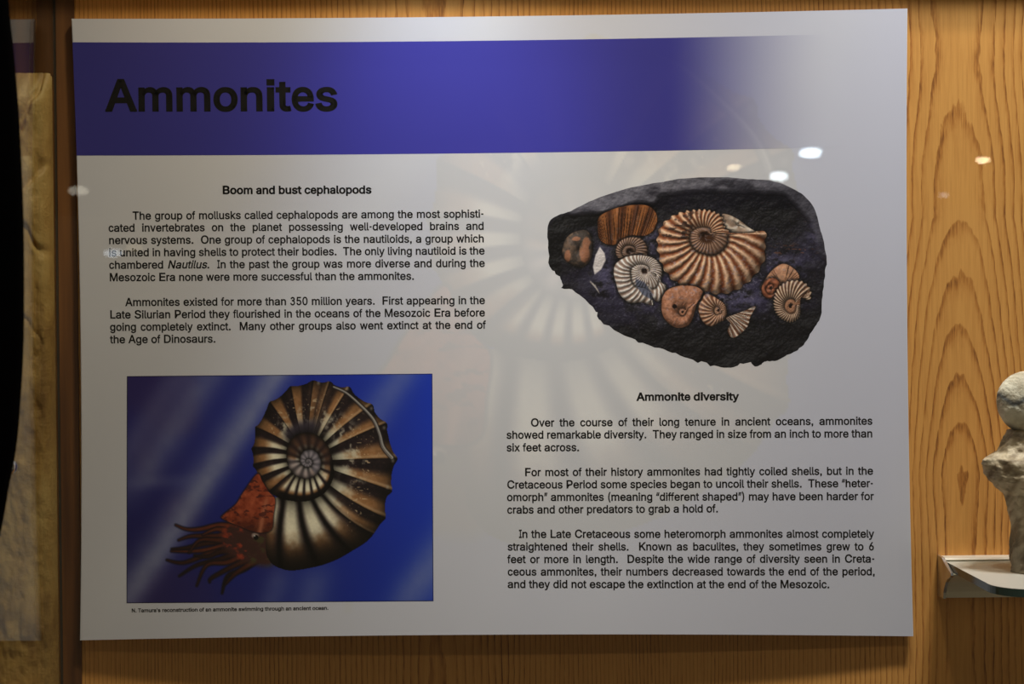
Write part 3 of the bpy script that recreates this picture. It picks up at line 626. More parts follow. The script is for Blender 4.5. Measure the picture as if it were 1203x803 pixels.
's':(522,['260,-12;207,-8;160,5;120,25;88,54;65,91;51,135;134,152;150,113;177,86;214,70;259,65;310,71;349,89;375,116;383,147;378,173;363,194;338,210;303,222;213,243;149,265;103,297;83,324;71,356;67,391;73,435;93,474;124,506;164,529;213,544;267,549;319,545;363,532;399,512;427,485;448,452;463,414;383,396;369,425;347,451;314,469;268,475;223,470;187,453;163,427;155,396;161,369;177,348;205,331;245,319;328,299;392,277;438,245;457,218;469,187;473,152;467,107;446,67;414,34;371,9;319,-6']),
't':(325,['291,542;291,467;9,467;9,542','93,673;180,673;180,140;184,109;194,88;214,75;243,71;265,73;288,77;304,2;274,-4;241,-6;197,-2;161,10;132,30;110,58;97,92;93,133']),
'u':(586,['261,-7;209,-2;164,15;127,44;99,84;81,136;75,199;75,542;162,542;162,206;166,167;177,134;196,107;220,87;251,76;286,72;323,76;356,89;384,109;405,138;419,175;423,218;423,542;510,542;510,0;426,0;426,131;439,131;420,86;396,50;367,24;318,1']),
'v':(556,['232,0;25,542;121,542;236,222;267,124;294,30;263,30;290,124;320,222;436,542;531,542;324,0']),
'w':(810,['197,0;32,542;124,542;191,305;220,195;250,59;236,59;265,192;295,305;360,542;452,542;517,305;545,194;575,59;559,59;590,193;620,305;686,542;778,542;614,0;526,0;456,245;435,322;415,401;395,483;415,483;395,401;375,321;354,245;284,0']),
'x':(541,['30,0;245,312;244,244;41,542;143,542;211,437;256,362;296,294;251,294;289,362;333,437;403,542;503,542;298,241;298,306;511,0;410,0;330,122;286,194;247,260;292,260;255,194;212,122;131,0']),
'y':(556,['68,-198;88,-122;102,-125;126,-128;148,-127;168,-120;186,-106;202,-83;215,-51;232,-2;25,542;121,542;236,222;267,124;294,30;263,30;289,124;320,222;436,542;531,542;292,-83;274,-122;252,-153;228,-177;199,-194;167,-204;131,-207;92,-204']),
'z':(544,['60,0;60,65;363,457;363,462;68,462;68,542;475,542;475,473;180,86;180,81;484,81;484,0']),
'“':(429,['74,455;149,727;216,727;173,455','250,455;325,727;392,727;349,455']),
'”':(429,['74,455;117,727;216,727;141,455','250,455;293,727;392,727;317,455']),
}
# ------------------------------------------------------------------ the setting
PX = at(71.5, 520).x                            # the side pane meets the back wall here
wall = box('wall_back', (-.75, WALL, -.75), (.80, WALL+.018, .95), M_OAK); wall['kind'] = 'structure'
flo = box('floor', (-.75, -.62, -.77), (.80, WALL+.018, -.752), mat('dark_case_floor', (.08, .055, .035), .6)); flo['kind'] = 'structure'
cei = box('ceiling', (-7, -16, 1.42), (7, -1.3, 1.46), mat('gallery_ceiling', (.05, .05, .05), .8)); cei['kind'] = 'structure'

trm = box('shade_trim_1', (PX-.012, -.318, .296), (PX-.0018, WALL-.0220, .90), M_OAK); trm['kind'] = 'structure'      # unseen divider above the side pane, added to shade the wall left of it
tr2 = box('shade_trim_2', (PX+.0002, WALL-.0014, -.75), (at(92, 400).x, WALL-.0001, .95), M_SHADE_WOOD); tr2['kind'] = 'structure'      # dark strip standing in for the shade on the oak beside the board
tr3 = box('shade_trim_3', (-.75, WALL-.0016, at(60, 90).z), (PX-.0019, WALL-.0001, .95), M_SHADE_WOOD); tr3['kind'] = 'structure'       # dark sheet standing in for the unlit wall above the cast
tr4 = box('shade_trim_4', (-.75, WALL-.0215, .311), (.80, WALL-.0001, .36), M_OAK); tr4['kind'] = 'structure'      # unseen header moulding above the frame, added to shade the top of the wall
# ------------------------------------------------------------------ case glass
side = empty('side_glass_pane', (PX, -.16, -.75), 'clear side pane of the display case left of the board, dark line at its edge', 'glass pane')
box('pane', (PX-.0016, -.318, -.748), (PX, WALL-.0012, .294), M_PANE, side)
box('pane_seal', (PX-.0018, WALL-.0010, -.748), (PX+.0001, WALL-.0001, .294), mat('dark_sealant', (.03, .035, .03), .35), side)
front = empty('front_glass_pane', (.2, -.322, -.75), 'large clear front pane of the display case, mirroring small gallery lights', 'glass pane')
v = [(PX-.01, -.322, -.748), (.80, -.322, -.748), (.80, -.322, .90), (PX-.01, -.322, .90)]
mesh_obj('pane', v, [(0, 1, 2, 3)], M_PANE, front)

# ------------------------------------------------------------------ gallery downlights that the front glass mirrors
def downlight(px, py, elev_z, size, col, power, label, tilt=0.):
    d = ray(px, py); t = (-.322-CAM_LOC.y)/d.y
    g = CAM_LOC+d*t; r = Vector((d.x, -d.y, d.z))
    k = (elev_z-g.z)/r.z
    c = g+r*k
    e = empty('downlight', c, label, 'ceiling light', 'gallery lights mirrored in the front glass')
    n = 28; ring = lambda rr, z: [(c.x+rr*math.cos(2*math.pi*i/n), c.y+rr*math.sin(2*math.pi*i/n), c.z+z) for i in range(n)]
    R0 = size*1.18
    v = ring(size, -.001)+ring(R0, -.004)+ring(R0, .03); f = []
    for a in (0, 1):
        for i in range(n): j = (i+1) % n; f.append((a*n+i, a*n+j, (a+1)*n+j, (a+1)*n+i))
    mesh_obj('rim', v, f, mat('lamp_rim', (.3, .3, .3), .5), e)
    lat = [-1.35, -.9, -.45, 0, .45, .9, 1.35]
    v = [(c.x+size*math.cos(2*math.pi*i/n)*math.cos(q), c.y+size*math.sin(2*math.pi*i/n)*math.cos(q), c.z-size*.42+size*.42*math.sin(q)) for q in lat for i in range(n)]
    f = [(a*n+i, a*n+(i+1) % n, (a+1)*n+(i+1) % n, (a+1)*n+i) for a in range(len(lat)-1) for i in range(n)]+[tuple(range(n))[::-1], tuple(range((len(lat)-1)*n, len(lat)*n))]
    m = bpy.data.materials.new('lamp_glow'); m.use_nodes = True; nt = m.node_tree; nt.nodes.clear()
    o = nd(nt, 'ShaderNodeOutputMaterial'); em = nd(nt, 'ShaderNodeEmission'); em.inputs[0].default_value = (*col, 1); em.inputs[1].default_value = power
    link(nt, em.outputs[0], o.inputs[0])
    mesh_obj('lens', v, f, m, e, True)
    return e
downlight(952.5, 174, 1.40, .085, (.72, .88, 1), 36, 'large white ceiling light mirrored at the faded right end of the blue band')
downlight(915, 202.5, 1.40, .080, (.80, .93, 1), 34, 'white ceiling light mirrored just above the black rock picture')
downlight(862, 193.5, 1.40, .055, (1, .80, .50), 14, 'small warm ceiling light mirrored left of the two white ones')
downlight(1155, 185, 1.40, .055, (1, .82, .50), 30, 'small warm ceiling light mirrored on the bare oak right of the board')
downlight(1109, 227, 1.40, .050, (.8, .9, 1), 5, 'faint white ceiling light mirrored on the oak just right of the board')
downlight(133, 292.5, .80, .085, (.8, .9, 1), 6, 'bluish lamp mirrored over the left start of the first paragraph')
downlight(157.5, 286.5, .80, .07, (1, .82, .5), 2.2, 'dim warm lamp mirrored over the word nervous')
downlight(92, 219, 1.0, .065, (1, .93, .75), 5, 'dim lamp mirrored at the left edge of the board below the blue band')

# ------------------------------------------------------------------ the exhibit board
board = empty('exhibit_board', (0, .004, -BH/2), 'large pale printed board about ammonites with a blue title band, hung on the oak wall', 'sign')
# foam backing: follows the same bulge as the print
nu, nv = 61, 46
U, V = np.meshgrid(np.linspace(0, 1, nu), np.linspace(0, 1, nv))
bx, by = coons(U, V)
F = on_board(bx, by, 0).reshape(-1, 3); Bk = F.copy(); Bk[:, 1] += .0030
q = grid_faces(nu, nv); fr = [tuple(a) for a in q]; n0 = nu*nv
fb = [tuple(a[::-1]+n0) for a in q]
rim = list(range(nu))+[i*nu+nu-1 for i in range(1, nv)]+[nu*nv-1-i for i in range(1, nu)]+[i*nu for i in range(nv-2, 0, -1)]
fs = [(rim[i], rim[(i+1) % len(rim)], rim[(i+1) % len(rim)]+n0, rim[i]+n0) for i in range(len(rim))]
mesh_obj('foam_backing', np.concatenate([F, Bk]), fr+fb+fs, M_FOAM, board)

WHITE = np.array([.80, .795, .80])
def wash_at(px, py):
    """paper colour: the ammonite picture enlarged 2.7 times and washed out"""
    qx = 318+(px-562)/2.7; qy = 588+(py-422)/2.7
    pic = lin(ammonite_picture((qx-180)*3.09, (qy-440)*3.09))
    return WHITE*.805+np.maximum(pic, 0)**.75*np.array([.23, .22, .21])
bt = quad3((86, 600, 945), (49.6, 47.4, 41)); bb = quad3((91, 600, 940), (182.6, 179.4, 173.9))
def sheet_grid(name, u0, u1, v_top, v_bot, n, m, off, fn):
    U, V = np.meshgrid(np.linspace(u0, u1, n), np.linspace(0, 1, m))
    if v_top is None: x, y = coons(U, V)
    else:
        y = v_top(U)*(1-V)+v_bot(U)*V
        x = U
        lx = lef_e(y)
        x = np.where(U < 300, lx+(U-u0)*(300-lx)/(300-u0), U)
    w = on_board(x, y, off)
    c = fn(x, y)
    o = mesh_obj(name, w.reshape(-1, 3), grid_faces(n, m), M_PRINT, board, True)
    colour_attr(o, c); return o
pap = sheet_grid('printed_sheet', .0006, .9994, None, None, 420, 316, .0003, wash_at)
def band_col(x, y):
    w = wash_at(x, y)
    a = .975*(1-sstep(780, 985, x))
    k = (.62+.38*sstep(120, 470, x)-.30*sstep(640, 780, x))[..., None]
    blue = np.array([.042, .038, .37])*k+np.array([.012, .006, 0])*(1-k)
    return w*(1-a)[..., None]+blue*a[..., None]
sheet_grid('title_band', 88, 990, bt, bb, 330, 50, .00034, band_col)

# pictures
def pic_quad(P, n, m):
    U, V = np.meshgrid(np.linspace(0, 1, n), np.linspace(0, 1, m))
    (a, b, c, d) = [np.array(p, float) for p in P]
    g = (a*(1-U)[..., None]+b*U[..., None])*(1-V)[..., None]+(d*(1-U)[..., None]+c*U[..., None])*V[..., None]
    return g[..., 0], g[..., 1]
n, m = 560, 416
qx, qy = pic_quad([(149, 441.6), (508, 438.6), (509.3, 705.8), (148.6, 708.2)], n, m)
pc = lin(ammonite_picture((qx-180)*3.09, (qy-440)*3.09))*1.42
dark_edge = np.minimum(np.minimum(np.arange(n)[None, :], n-1-np.arange(n)[None, :]), np.minimum(np.arange(m)[:, None], m-1-np.arange(m)[:, None])) < 2
pc[dark_edge] *= .3
o = mesh_obj('ammonite_picture', on_board(qx, qy, .00034).reshape(-1, 3), grid_faces(n, m), M_PRINT, board, True)
colour_attr(o, pc); o['label'] = 'picture of a striped ammonite with red tentacles in blue water'

st = .58
gx, gy = np.meshgrid(np.arange(640, 976, st), np.arange(206, 434, st))
RX, RY = (gx-630)*3.211, (gy-190)*3.211
rc = rock_picture(RX, RY)*1.0
ro = rock_outline(); sd = poly_sd(RX, RY, ro)
# pull the outermost ring of cells onto the outline so that its edge is clean
ins = sd < 0
cell = ins[:-1, :-1] | ins[1:, :-1] | ins[:-1, 1:] | ins[1:, 1:]
gyd, gxd = np.gradient(sd); gl = np.hypot(gxd, gyd)+1e-9
out = (sd > 0) & (sd < 6)
RX = np.where(out, RX-gxd/gl*sd, RX); RY = np.where(out, RY-gyd/gl*sd, RY)
W3 = on_board(RX/3.211+630, RY/3.211+190, .00034).reshape(-1, 3)
fq = grid_faces(gx.shape[1], gx.shape[0], cell)
used = np.unique(fq); remap = np.zeros(len(W3), int); remap[used] = np.arange(len(used))
o = mesh_obj('rock_picture', W3[used], remap[fq], M_PRINT, board, True)
colour_attr(o, rc.reshape(-1, 3)[used]); o['label'] = 'cut-out picture of a black rock holding ribbed tan ammonites'

# ------------------------------------------------------------------ lettering
AR = dict(zip("abcdefghijklmnopqrstuvwxyz", (556,556,500,556,556,278,556,556,222,222,500,222,833,556,556,556,556,333,500,278,556,500,722,500,500,500)))
AR.update({'I':278,'A':667,'B':667,'C':722,'D':722,'E':667,'F':611,'K':667,'L':556,'M':833,'N':722,'O':778,'P':667,'S':667,'T':611,' ':278,'.':278,',':278,'-':333,'(':333,')':333,"'":191,'“':333,'”':333,'0':556,'3':556,'5':556,'6':556})
AB = dict(AR); AB.update(dict(b=611,c=556,d=611,f=333,g=611,h=611,i=278,j=278,k=556,l=278,m=889,n=611,o=611,p=611,q=611,r=389,s=556,t=333,u=611,v=556,w=778,x=556,y=556,A=722,B=722)); AB["'"] = 238
def area2(L): return sum(L[i][0]*L[(i+1) % len(L)][1]-L[(i+1) % len(L)][0]*L[i][1] for i in range(len(L)))
def inside(p, L):
    c = False
    for i in range(len(L)):
        (x0, y0), (x1, y1) = L[i], L[(i+1) % len(L)]
        if (y0 > p[1]) != (y1 > p[1]) and p[0] < (x1-x0)*(p[1]-y0)/(y1-y0)+x0: c = not c
    return c
def fix(ch, loops):
    """square dots, a pointed comma and a round-topped three, as on the board"""
    def rect(L):
        xs = [p[0] for p in L]; ys = [p[1] for p in L]; cx = (min(xs)+max(xs))/2; w = 50
        cy = (min(ys)+max(ys))/2
        return [(cx-w, cy-w), (cx-w, cy+w), (cx+w, cy+w), (cx+w, cy-w)]
    if ch in 'ij':
        k = max(range(len(loops)), key=lambda i: sum(p[1] for p in loops[i])/len(loops[i]))
        loops[k] = rect(loops[k])
    if ch == '.': return [[(84, 0), (84, 105), (184, 105), (184, 0)]]
    if ch == ',': return [[(84, 0), (84, 105), (184, 105), (184, 5), (170, -70), (118, -130), (92, -95), (124, -60), (134, 0)]]
    if ch == '3':
        c = [(312+158*math.cos(math.radians(a)), 548+138*math.sin(math.radians(a))) for a in range(170, -91, -20)]
        d = [(300+195*math.cos(math.radians(a)), 208+190*math.sin(math.radians(a))) for a in range(90, -171, -20)]
        pl = c[:-1]+[(262, 400)]
        out = []
        for P in (c+[(255, 410)], [(255, 398)]+d):
            l, r = [], []
            for i, p in enumerate(P):
                a, b = Vector(P[max(i-1, 0)]), Vector(P[min(i+1, len(P)-1)])
                t = (b-a).normalized(); nn = Vector((-t.y, t.x))*42
                l.append(tuple(Vector(p)+nn)); r.append(tuple(Vector(p)-nn))
            L = l+r[::-1]
            out.append(L if area2(L) < 0 else L[::-1])
        return out
    return loops
_gc = {}
def glyph(ch, fat):
    """the letter's outline filled, then thickened by a stroke of half width `fat` along it"""
    k = (ch, fat)
    if k in _gc: return _gc[k]
    adv, raw = GLYPHS[ch]
    loops = fix(ch, [[tuple(map(int, q.split(','))) for q in l.split(';')] for l in raw])
    big = max(loops, key=lambda L: abs(area2(L))); sg = 1 if area2(big) > 0 else -1
    outs = [L for L in loops if area2(L)*sg > 0]; holes = [L for L in loops if area2(L)*sg <= 0]
    V, T = [], []
    for O in outs:
        hs = [H for H in holes if inside(H[0], O)]
        loops3 = [[Vector((x, y, 0)) for x, y in L] for L in [O]+hs]
        tri = tessellate_polygon(loops3)
        base = len(V)
        V += [(v.x, v.y) for L in loops3 for v in L]
        T += [tuple(base+i for i in t) for t in tri]
    for L in loops:
        n = len(L)
        for i in range(n):
            a, b = Vector(L[i]), Vector(L[(i+1) % n])
            d = b-a
            if d.length < 1: continue
            d.normalize(); nn = Vector((-d.y, d.x))*fat
            def ext(p, q, r):
                u, v = (q-p).normalized(), (r-q).normalized()
                c = max(-1, min(1, u.dot(v)))
                tn = math.sqrt((1-c)/(1+c+1e-6))
                return fat*min(tn, 1.05)
            e0 = ext(Vector(L[i-1]), a, b); e1 = ext(a, b, Vector(L[(i+2) % n]))
            a2 = a-d*e0; b2 = b+d*e1
            k0 = len(V)
            V += [tuple(a2-nn), tuple(b2-nn), tuple(b2+nn), tuple(a2+nn)]
            T += [(k0, k0+1, k0+2), (k0, k0+2, k0+3)]
    _gc[k] = (adv, V, T)
    return _gc[k]
def text_line(name, s, x0, y0, x1, y1, size, bold=False, ragged=False, italic=(), fat=None, off=.00034):
    W = AB if bold else AR
    fat = (42 if bold else 27) if fat is None else fat
    nat = sum(W[c] for c in s)*size/1000; tot = x1-x0
    ns = s.count(' ')
    if ragged or ns == 0: kx = tot/nat; sp = 0
    else: kx = 1.0; sp = (tot-nat)/ns
    if not ragged and ns and sp < -.25: kx = (tot+.25*ns)/nat; sp = -.25
    pen = 0; PX_, F_ = [], []
    for i, c in enumerate(s):
        w = W[c]*size/1000*kx
        if c != ' ':
            adv, V, T = glyph(c, fat)
            sx = w/adv
            sy = size/1000*(.95 if (c.islower() or c in '.,') else .985)
            it = any(a <= i < b for a, b in italic)
            b0 = len(PX_)
            for (gx_, gy_) in V:
                yy = gy_*sy
                PX_.append((pen+gx_*sx+(yy*.21 if it else 0), yy))
            F_ += [tuple(b0+k for k in t) for t in T]
        pen += w+(sp if c == ' ' else 0)
    P = np.array(PX_); s_ = P[:, 0]/tot
    bxp = x0+P[:, 0]; byp = y0+(y1-y0)*s_
    lean = .0137-.004*(bxp-90)/980
    X_ = bxp-lean*P[:, 1]; Y_ = byp-P[:, 1]
    w3 = on_board(X_, Y_, off)
    me_f = []
    for t in F_:
        a, b, c = (w3[i] for i in t)
        cr = (b[0]-a[0])*(c[2]-a[2])-(b[2]-a[2])*(c[0]-a[0])
        me_f.append(t if cr > 0 else t[::-1])
    return mesh_obj(name, w3, me_f, M_INK, board)
text_line('title_text', 'Ammonites', 124.2, 129.8, 397.6, 129.2, 49.8, True, True, fat=30, off=.00038)
text_line('heading_text', 'Boom and bust cephalopods', 261, 227.6, 436.6, 227., 12.8, True, True, fat=40)
S = 12.85
for a in (("The group of mollusks called cephalopods are among the most sophisti-",155.6,257.7,568.8,255.3,0),
    ("cated invertebrates on the planet possessing well-developed brains and",127.3,271.9,568.8,269.6,0),
    ("nervous systems.  One group of cephalopods is the nautiloids, a group which",127.6,286.4,569,284.4,0),
    ("is united in having shells to protect their bodies.  The only living nautiloid is the",127.8,300.9,569.6,298.6,0),
    ("chambered Nautilus.  In the past the group was more diverse and during the",128,315.4,569.8,313.2,0),
    ("Mesozoic Era none were more successful than the ammonites.",128.3,330.,487,328.3,1),
    ("Ammonites existed for more than 350 million years.  First appearing in the",147.2,359.2,570,356.8,0),
    ("Late Silurian Period they flourished in the oceans of the Mesozoic Era before",128.8,373.8,570,371.3,0),
    ("going completely extinct.  Many other groups also went extinct at the end of",129,388.3,570.8,385.7,0),
    ("the Age of Dinosaurs.",129.3,402.9,253.8,402.,1),
    ("Over the course of their long tenure in ancient oceans, ammonites",623.4,500.6,1025.2,498.4,0),
    ("showed remarkable diversity.  They ranged in size from an inch to more than",594.9,514.9,1025.4,513.3,0),
    ("six feet across.",595,529.8,681,529.4,1),
    ("For most of their history ammonites had tightly coiled shells, but in the",616.2,558.8,1026,557.1,0),
    ("Cretaceous Period some species began to uncoil their shells.  These “heter-",595.6,573.4,1026.4,571.7,0),
    ("omorph” ammonites (meaning “different shaped”) may have been harder for",595.4,588.,1026.6,586.9,0),
    ("crabs and other predators to grab a hold of.",595.7,602.8,844.2,601.3,1),
    ("In the Late Cretaceous some heteromorph ammonites almost completely",609.6,631.3,1027,631.,0),
    ("straightened their shells.  Known as baculites, they sometimes grew to 6",596.2,646.1,1027.4,645.9,0),
    ("feet or more in length.  Despite the wide range of diversity seen in Creta-",596.2,660.9,1028,660.3,0),
    ("ceous ammonites, their numbers decreased towards the end of the period,",596.3,675.5,1028.4,675.2,0),
    ("and they did not escape the extinction at the end of the Mesozoic.",596.2,690.1,975,690.3,1)):
    it = ((10, 18),) if 'Nautilus' in a[0] else ()
    text_line('text_line', *a[:5], S, ragged=bool(a[5]), italic=it)
text_line('heading_text', 'Ammonite diversity', 748, 470.2, 868, 469.6, 12.6, True, True, fat=40)
text_line('caption_text', "N. Tamura's reconstruction of an ammonite swimming through an ancient ocean.", 154.5, 718.8, 386, 715.8, 5.95, True, True, fat=34)

# ------------------------------------------------------------------ tan plaster cast beyond the side pane
cast = empty('plaster_cast', (PX-.05, -.01, -.7), 'rough tan plaster slab standing against the wall beyond the side glass', 'slab')
xr = PX-.0030; xl = xr-.16; zt = at(60, 99, -.01).z; zb = -.748
nx, nz = 150, 420
gx, gz = np.meshgrid(np.linspace(xl, xr, nx), np.linspace(zt, zb, nz))
hgt = .010*(fbm(gx*30, gz*14, 201, 4)-.5)+.006*(fbm(gx*90, gz*40, 202, 4)-.5)+.0022*(fbm(gx*400, gz*300, 203, 2)-.5)
vein = np.abs(fbm(gx*26+4, gz*16, 205, 3)-.5)
hgt = hgt-.006*(1-sstep(0, .035, vein))*sstep(-.05, .12, gz)-.005*np.exp(-((gx-(xr-.010))/.004)**2)*np.exp(-((gz+.05)/.25)**2)*fbm(gx*60,gz*40,207,2)
tp = sstep(0, .012, zt-gz)
rt = 1-np.exp(-((xr-gx)/.004)**2)*.0
dr = np.clip((xr-gx)/.034, 0, 1)
rnd = np.sqrt(np.clip(1-(1-dr)**2, 0, 1))
y = WALL-.0035-.022*rnd-hgt*(.25+.75*rnd)+.008*(1-tp)*rnd
y = np.minimum(y, WALL-.0025)
front3 = np.stack([gx, y, gz], -1)
# turn the surface back at the top and the right to the wall
top = front3[0].copy(); top[:, 2] = at(60, 85, WALL).z+.001*(fbm(gx[0]*200, gx[0]*0, 209, 2)-.5); top[:, 1] = WALL-.001
rgt = front3[:, -1].copy(); rgt[:, 1] = WALL-.001
A = np.concatenate([top[None], front3], 0)
colr = np.concatenate([top[-1:], rgt], 0)[:, None]
A = np.concatenate([A, colr], 1)
mesh_obj('cast_body', A.reshape(-1, 3), grid_faces(nx+1, nz+1), M_PLASTER, cast, True)

# ------------------------------------------------------------------ chrome stud on the side pane
sx = PX; d = ray(14.5, 548); t = (PX+.004-CAM_LOC.x)/d.x; c = CAM_LOC+d*t
stud = empty('glass_clamp_stud', c, 'small shiny chrome stud on the side glass beside the black cloth', 'fastener')
def lathe(name, prof, centre, axis, m, parent, n=28):
    ax = Vector(axis).normalized(); u = ax.orthogonal().normalized(); w = ax.cross(u)
    v = [tuple(Vector(centre)+ax*h+(u*math.cos(2*math.pi*i/n)+w*math.sin(2*math.pi*i/n))*r) for r, h in prof for i in range(n)]
    f = [(a*n+i, a*n+(i+1) % n, (a+1)*n+(i+1) % n, (a+1)*n+i) for a in range(len(prof)-1) for i in range(n)]
    f.append(tuple(range(n))[::-1]); f.append(tuple(range((len(prof)-1)*n, len(prof)*n)))
    return mesh_obj(name, v, f, m, parent, True)
lathe('stud_head', [(.0052, -.0038), (.0052, -.001), (.0046, .0008), (.0034, .0022), (.0016, .003), (.0004, .0032)], c, (1, 0, 0), M_CHROME, stud)
lathe('stud_washer', [(.0062, -.0040), (.0062, -.0030), (.0052, -.0030)], c, (1, 0, 0), mat('black_washer', (.02, .02, .02), .4), stud)

# ------------------------------------------------------------------ black cloth at the left, in front of the case
yb = -.345
prof = [(6, -60), (10, 0), (16, 60), (22, 130), (27, 230), (28.5, 320), (28, 400), (25, 460), (20, 520), (11, 570), (2, 620), (-12, 680), (-30, 760), (-55, 860)]
pp = smooth_pts(prof, 6)
V_, F_ = [], []; n = 26
for k, (px, py) in enumerate(pp):
    r = at(px, py, yb); x1 = r.x; x0 = r.x-.16
    for i in range(n):
        a = 2*math.pi*i/n; cx = (x0+x1)/2; rx = (x1-x0)/2
        fold = 1+.05*math.sin(5*a+k*.05)*(1-abs(math.cos(a)))
        V_.append((cx+rx*math.cos(a), yb+.014*math.sin(a)*fold, r.z))
for k in range(len(pp)-1):
    for i in range(n): F_.append((k*n+i, k*n+(i+1) % n, (k+1)*n+(i+1) % n, (k+1)*n+i))
F_.append(tuple(range(n))); F_.append(tuple(range((len(pp)-1)*n, len(pp)*n))[::-1])
cl = mesh_obj('black_cloth', V_, F_, M_CLOTH, None, True)
cl['label'] = 'black cloth hanging down the left edge of the picture, its outline curved'; cl['category'] = 'cloth'

# ------------------------------------------------------------------ glass shelf on its wall rail
xL = at(1101, 640).x; xR = .72
rail = empty('shelf_rail', ((xL+xR)/2, WALL, -.1645), 'pale metal rail on the oak wall holding the glass shelf', 'shelf bracket')
pr = [(0, -.1355), (.0100, -.1357), (.0120, -.1368), (.0108, -.1376), (.003, -.1378), (.003, -.1436), (.0285, -.1437), (.0300, -.1446), (.0290, -.1458), (.0235, -.1480), (.0185, -.1515), (.0150, -.1560), (.0132, -.1600), (.0125, -.1645), (0, -.1645)]
def extrude(name, prof, xa, xb, m, parent):
    n = len(prof); v = [(x, WALL-d, z) for x in (xa, xb) for d, z in prof]
    f = [(i, (i+1) % n, n+(i+1) % n, n+i) for i in range(n)]+[tuple(range(n))[::-1], tuple(range(n, 2*n))]
    return mesh_obj(name, v, f, m, parent)
extrude('rail_profile', pr, xL+.0022, xR, M_RAIL, rail)
cap = [(0, -.1350), (.0105, -.1352), (.0150, -.1376), (.0310, -.1432), (.0318, -.1448), (.0300, -.1464), (.0245, -.1484), (.0195, -.1520), (.0160, -.1565), (.0140, -.1605), (.0133, -.1650), (0, -.1650)]
extrude('end_cap', cap, xL, xL+.0022, mat('polished_end_cap', (.55, .53, .48), .18, metal=.8), rail)
shelf = empty('glass_shelf', (.5, -.05, -.1435), 'clear glass shelf with a green edge and rounded corner, holding the fossil', 'shelf')
gl = xL+.0026; y0 = WALL-.0035; y1 = WALL-.124; rr = .022
out = [(xR, y0), (gl, y0)]+[(gl+rr-rr*math.cos(a), y1+rr-rr*math.sin(a)) for a in np.linspace(0, math.pi/2, 12)]+[(xR, y1)]
zt_, zb_ = -.1380, -.1434; n = len(out)
v = [(x, y, zt_) for x, y in out]; mesh_obj('shelf_top', v, [tuple(range(n))], M_SHELF, shelf)
v = [(x, y, z) for z in (zt_-.0001, zb_) for x, y in out]
mesh_obj('shelf_edge', v, [(i, i+1, n+i+1, n+i) for i in range(n-1)], M_EDGE, shelf)

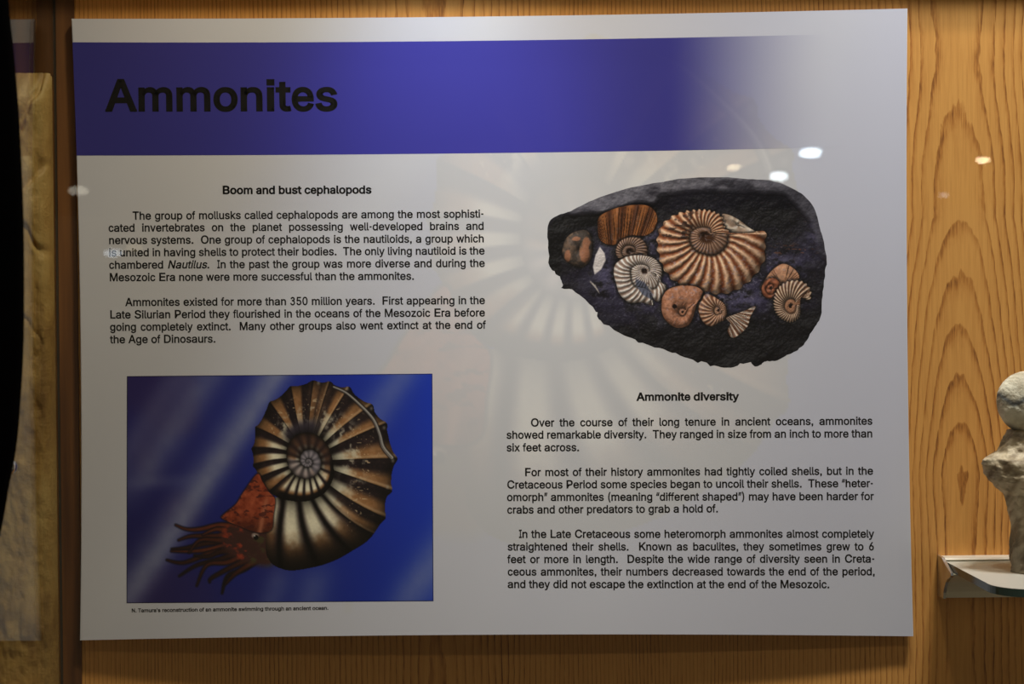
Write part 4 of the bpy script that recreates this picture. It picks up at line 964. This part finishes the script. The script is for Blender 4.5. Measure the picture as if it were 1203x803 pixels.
# ------------------------------------------------------------------ the fossil on the shelf
fc = at(1216, 560, -.045); fx = fc.x+.005
foss = empty('fossil_specimen', (fx, -.045, zt_+.0002), 'pale rounded ammonite fossil on a rough tan stone stem, standing on the glass shelf', 'fossil')
M_FOS = vcol('fossil_stone', .6, 500, .6, .0012)
def blob(name, rings, cx, cy, seedn, amp, colf, n=56, sub=90, fine=.3):
    """an upright lump from measured rings (z, dx, dy, rx, ry)"""
    R_ = np.array(rings); z = np.linspace(R_[0, 0], R_[-1, 0], sub)
    if amp > 0: pass
    P = [np.interp(z, R_[:, 0], R_[:, k]) for k in range(1, 5)]
    a = np.linspace(0, 2*np.pi, n, endpoint=False); Zg, Ag = np.meshgrid(z, a, indexing='ij')
    rx, ry = P[2][:, None], P[3][:, None]
    nzn = fbm(np.cos(Ag)*3+Zg*90+seedn, np.sin(Ag)*3+Zg*60, seedn, 4)-.5
    nf = fbm(np.cos(Ag)*9+Zg*320, np.sin(Ag)*9+Zg*260, seedn+5, 3)-.5
    k = 1+amp*(nzn*2+nf*fine*2)
    x = cx+P[0][:, None]+rx*np.cos(Ag)*k; y = cy+P[1][:, None]+ry*np.sin(Ag)*k
    v = np.stack([x, y, Zg], -1).reshape(-1, 3)
    i = np.arange(sub*n).reshape(sub, n); j = np.roll(i, -1, 1)
    q = np.stack([i[:-1], j[:-1], j[1:], i[1:]], -1).reshape(-1, 4)
    v = np.concatenate([v, [[cx+P[0][0], cy+P[1][0], z[0]], [cx+P[0][-1], cy+P[1][-1], z[-1]]]])
    nb = sub*n
    faces = [tuple(t) for t in q]+[(j[0, t], i[0, t], nb) for t in range(n)]+[(i[-1, t], j[-1, t], nb+1) for t in range(n)]
    o = mesh_obj(name, v, faces, M_FOS, foss, True)
    colour_attr(o, colf(v)); return o
def zz(py): return at(1190, py, -.06).z
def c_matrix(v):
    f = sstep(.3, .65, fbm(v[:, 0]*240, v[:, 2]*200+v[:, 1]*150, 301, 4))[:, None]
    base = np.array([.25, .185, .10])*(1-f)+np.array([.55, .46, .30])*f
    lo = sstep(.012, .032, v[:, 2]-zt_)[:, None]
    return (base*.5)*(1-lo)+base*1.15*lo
def c_shell(v):
    f = sstep(.3, .66, fbm(v[:, 0]*110, v[:, 2]*110+v[:, 1]*60, 311, 4))[:, None]
    base = np.array([.50, .44, .30])*(1-f)+np.array([.95, .90, .68])*f
    w = (v[:, 2]-zz(468)+.0035*np.sin(v[:, 0]*260)+.004*(fbm(v[:, 0]*200, v[:, 1]*200, 313, 2)-.5))/.0026
    base = over(base, (.09, .10, .10), np.exp(-w*w)*.97)
    w = (v[:, 2]-zz(507)+.003*np.sin(v[:, 0]*200+1))/.0028
    base = over(base, (.07, .065, .055), np.exp(-w*w)*.9)
    return base
s_ = .97/1650
stem = [(zz(p) if p < 627 else zt_+.0003, dx, -dx*.4, w*s_, w*s_*q) for p, w, dx, q in ((627, 25, 0, .9), (617, 24.5, 0, .95), (606, 26, 0, 1), (594, 29, 0, 1), (583, 32, 0, .95), (576, 40, 0, .85), (566, 49, -.0005, .8), (557, 53, -.001, .75), (548, 55, -.001, .72), (541, 54, -.001, .68), (537, 49, -.0005, .62), (532, 41, 0, .62), (525, 35, 0, .66), (515, 32, 0, .66), (506, 28, 0, .66))][::1]
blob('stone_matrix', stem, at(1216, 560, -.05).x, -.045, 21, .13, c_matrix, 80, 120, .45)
kn = [(zz(511)+(zz(436)-zz(511))*(1-math.cos(a))/2, 0, 0, max(42*s_*math.sin(a)**.8, .0006), max(28*s_*math.sin(a)**.8, .0005)) for a in np.linspace(.06, math.pi-.03, 26)]
blob('coiled_shell', kn, at(1216, 560, -.05).x, -.047, 41, .05, c_shell, 80, 100, .25)
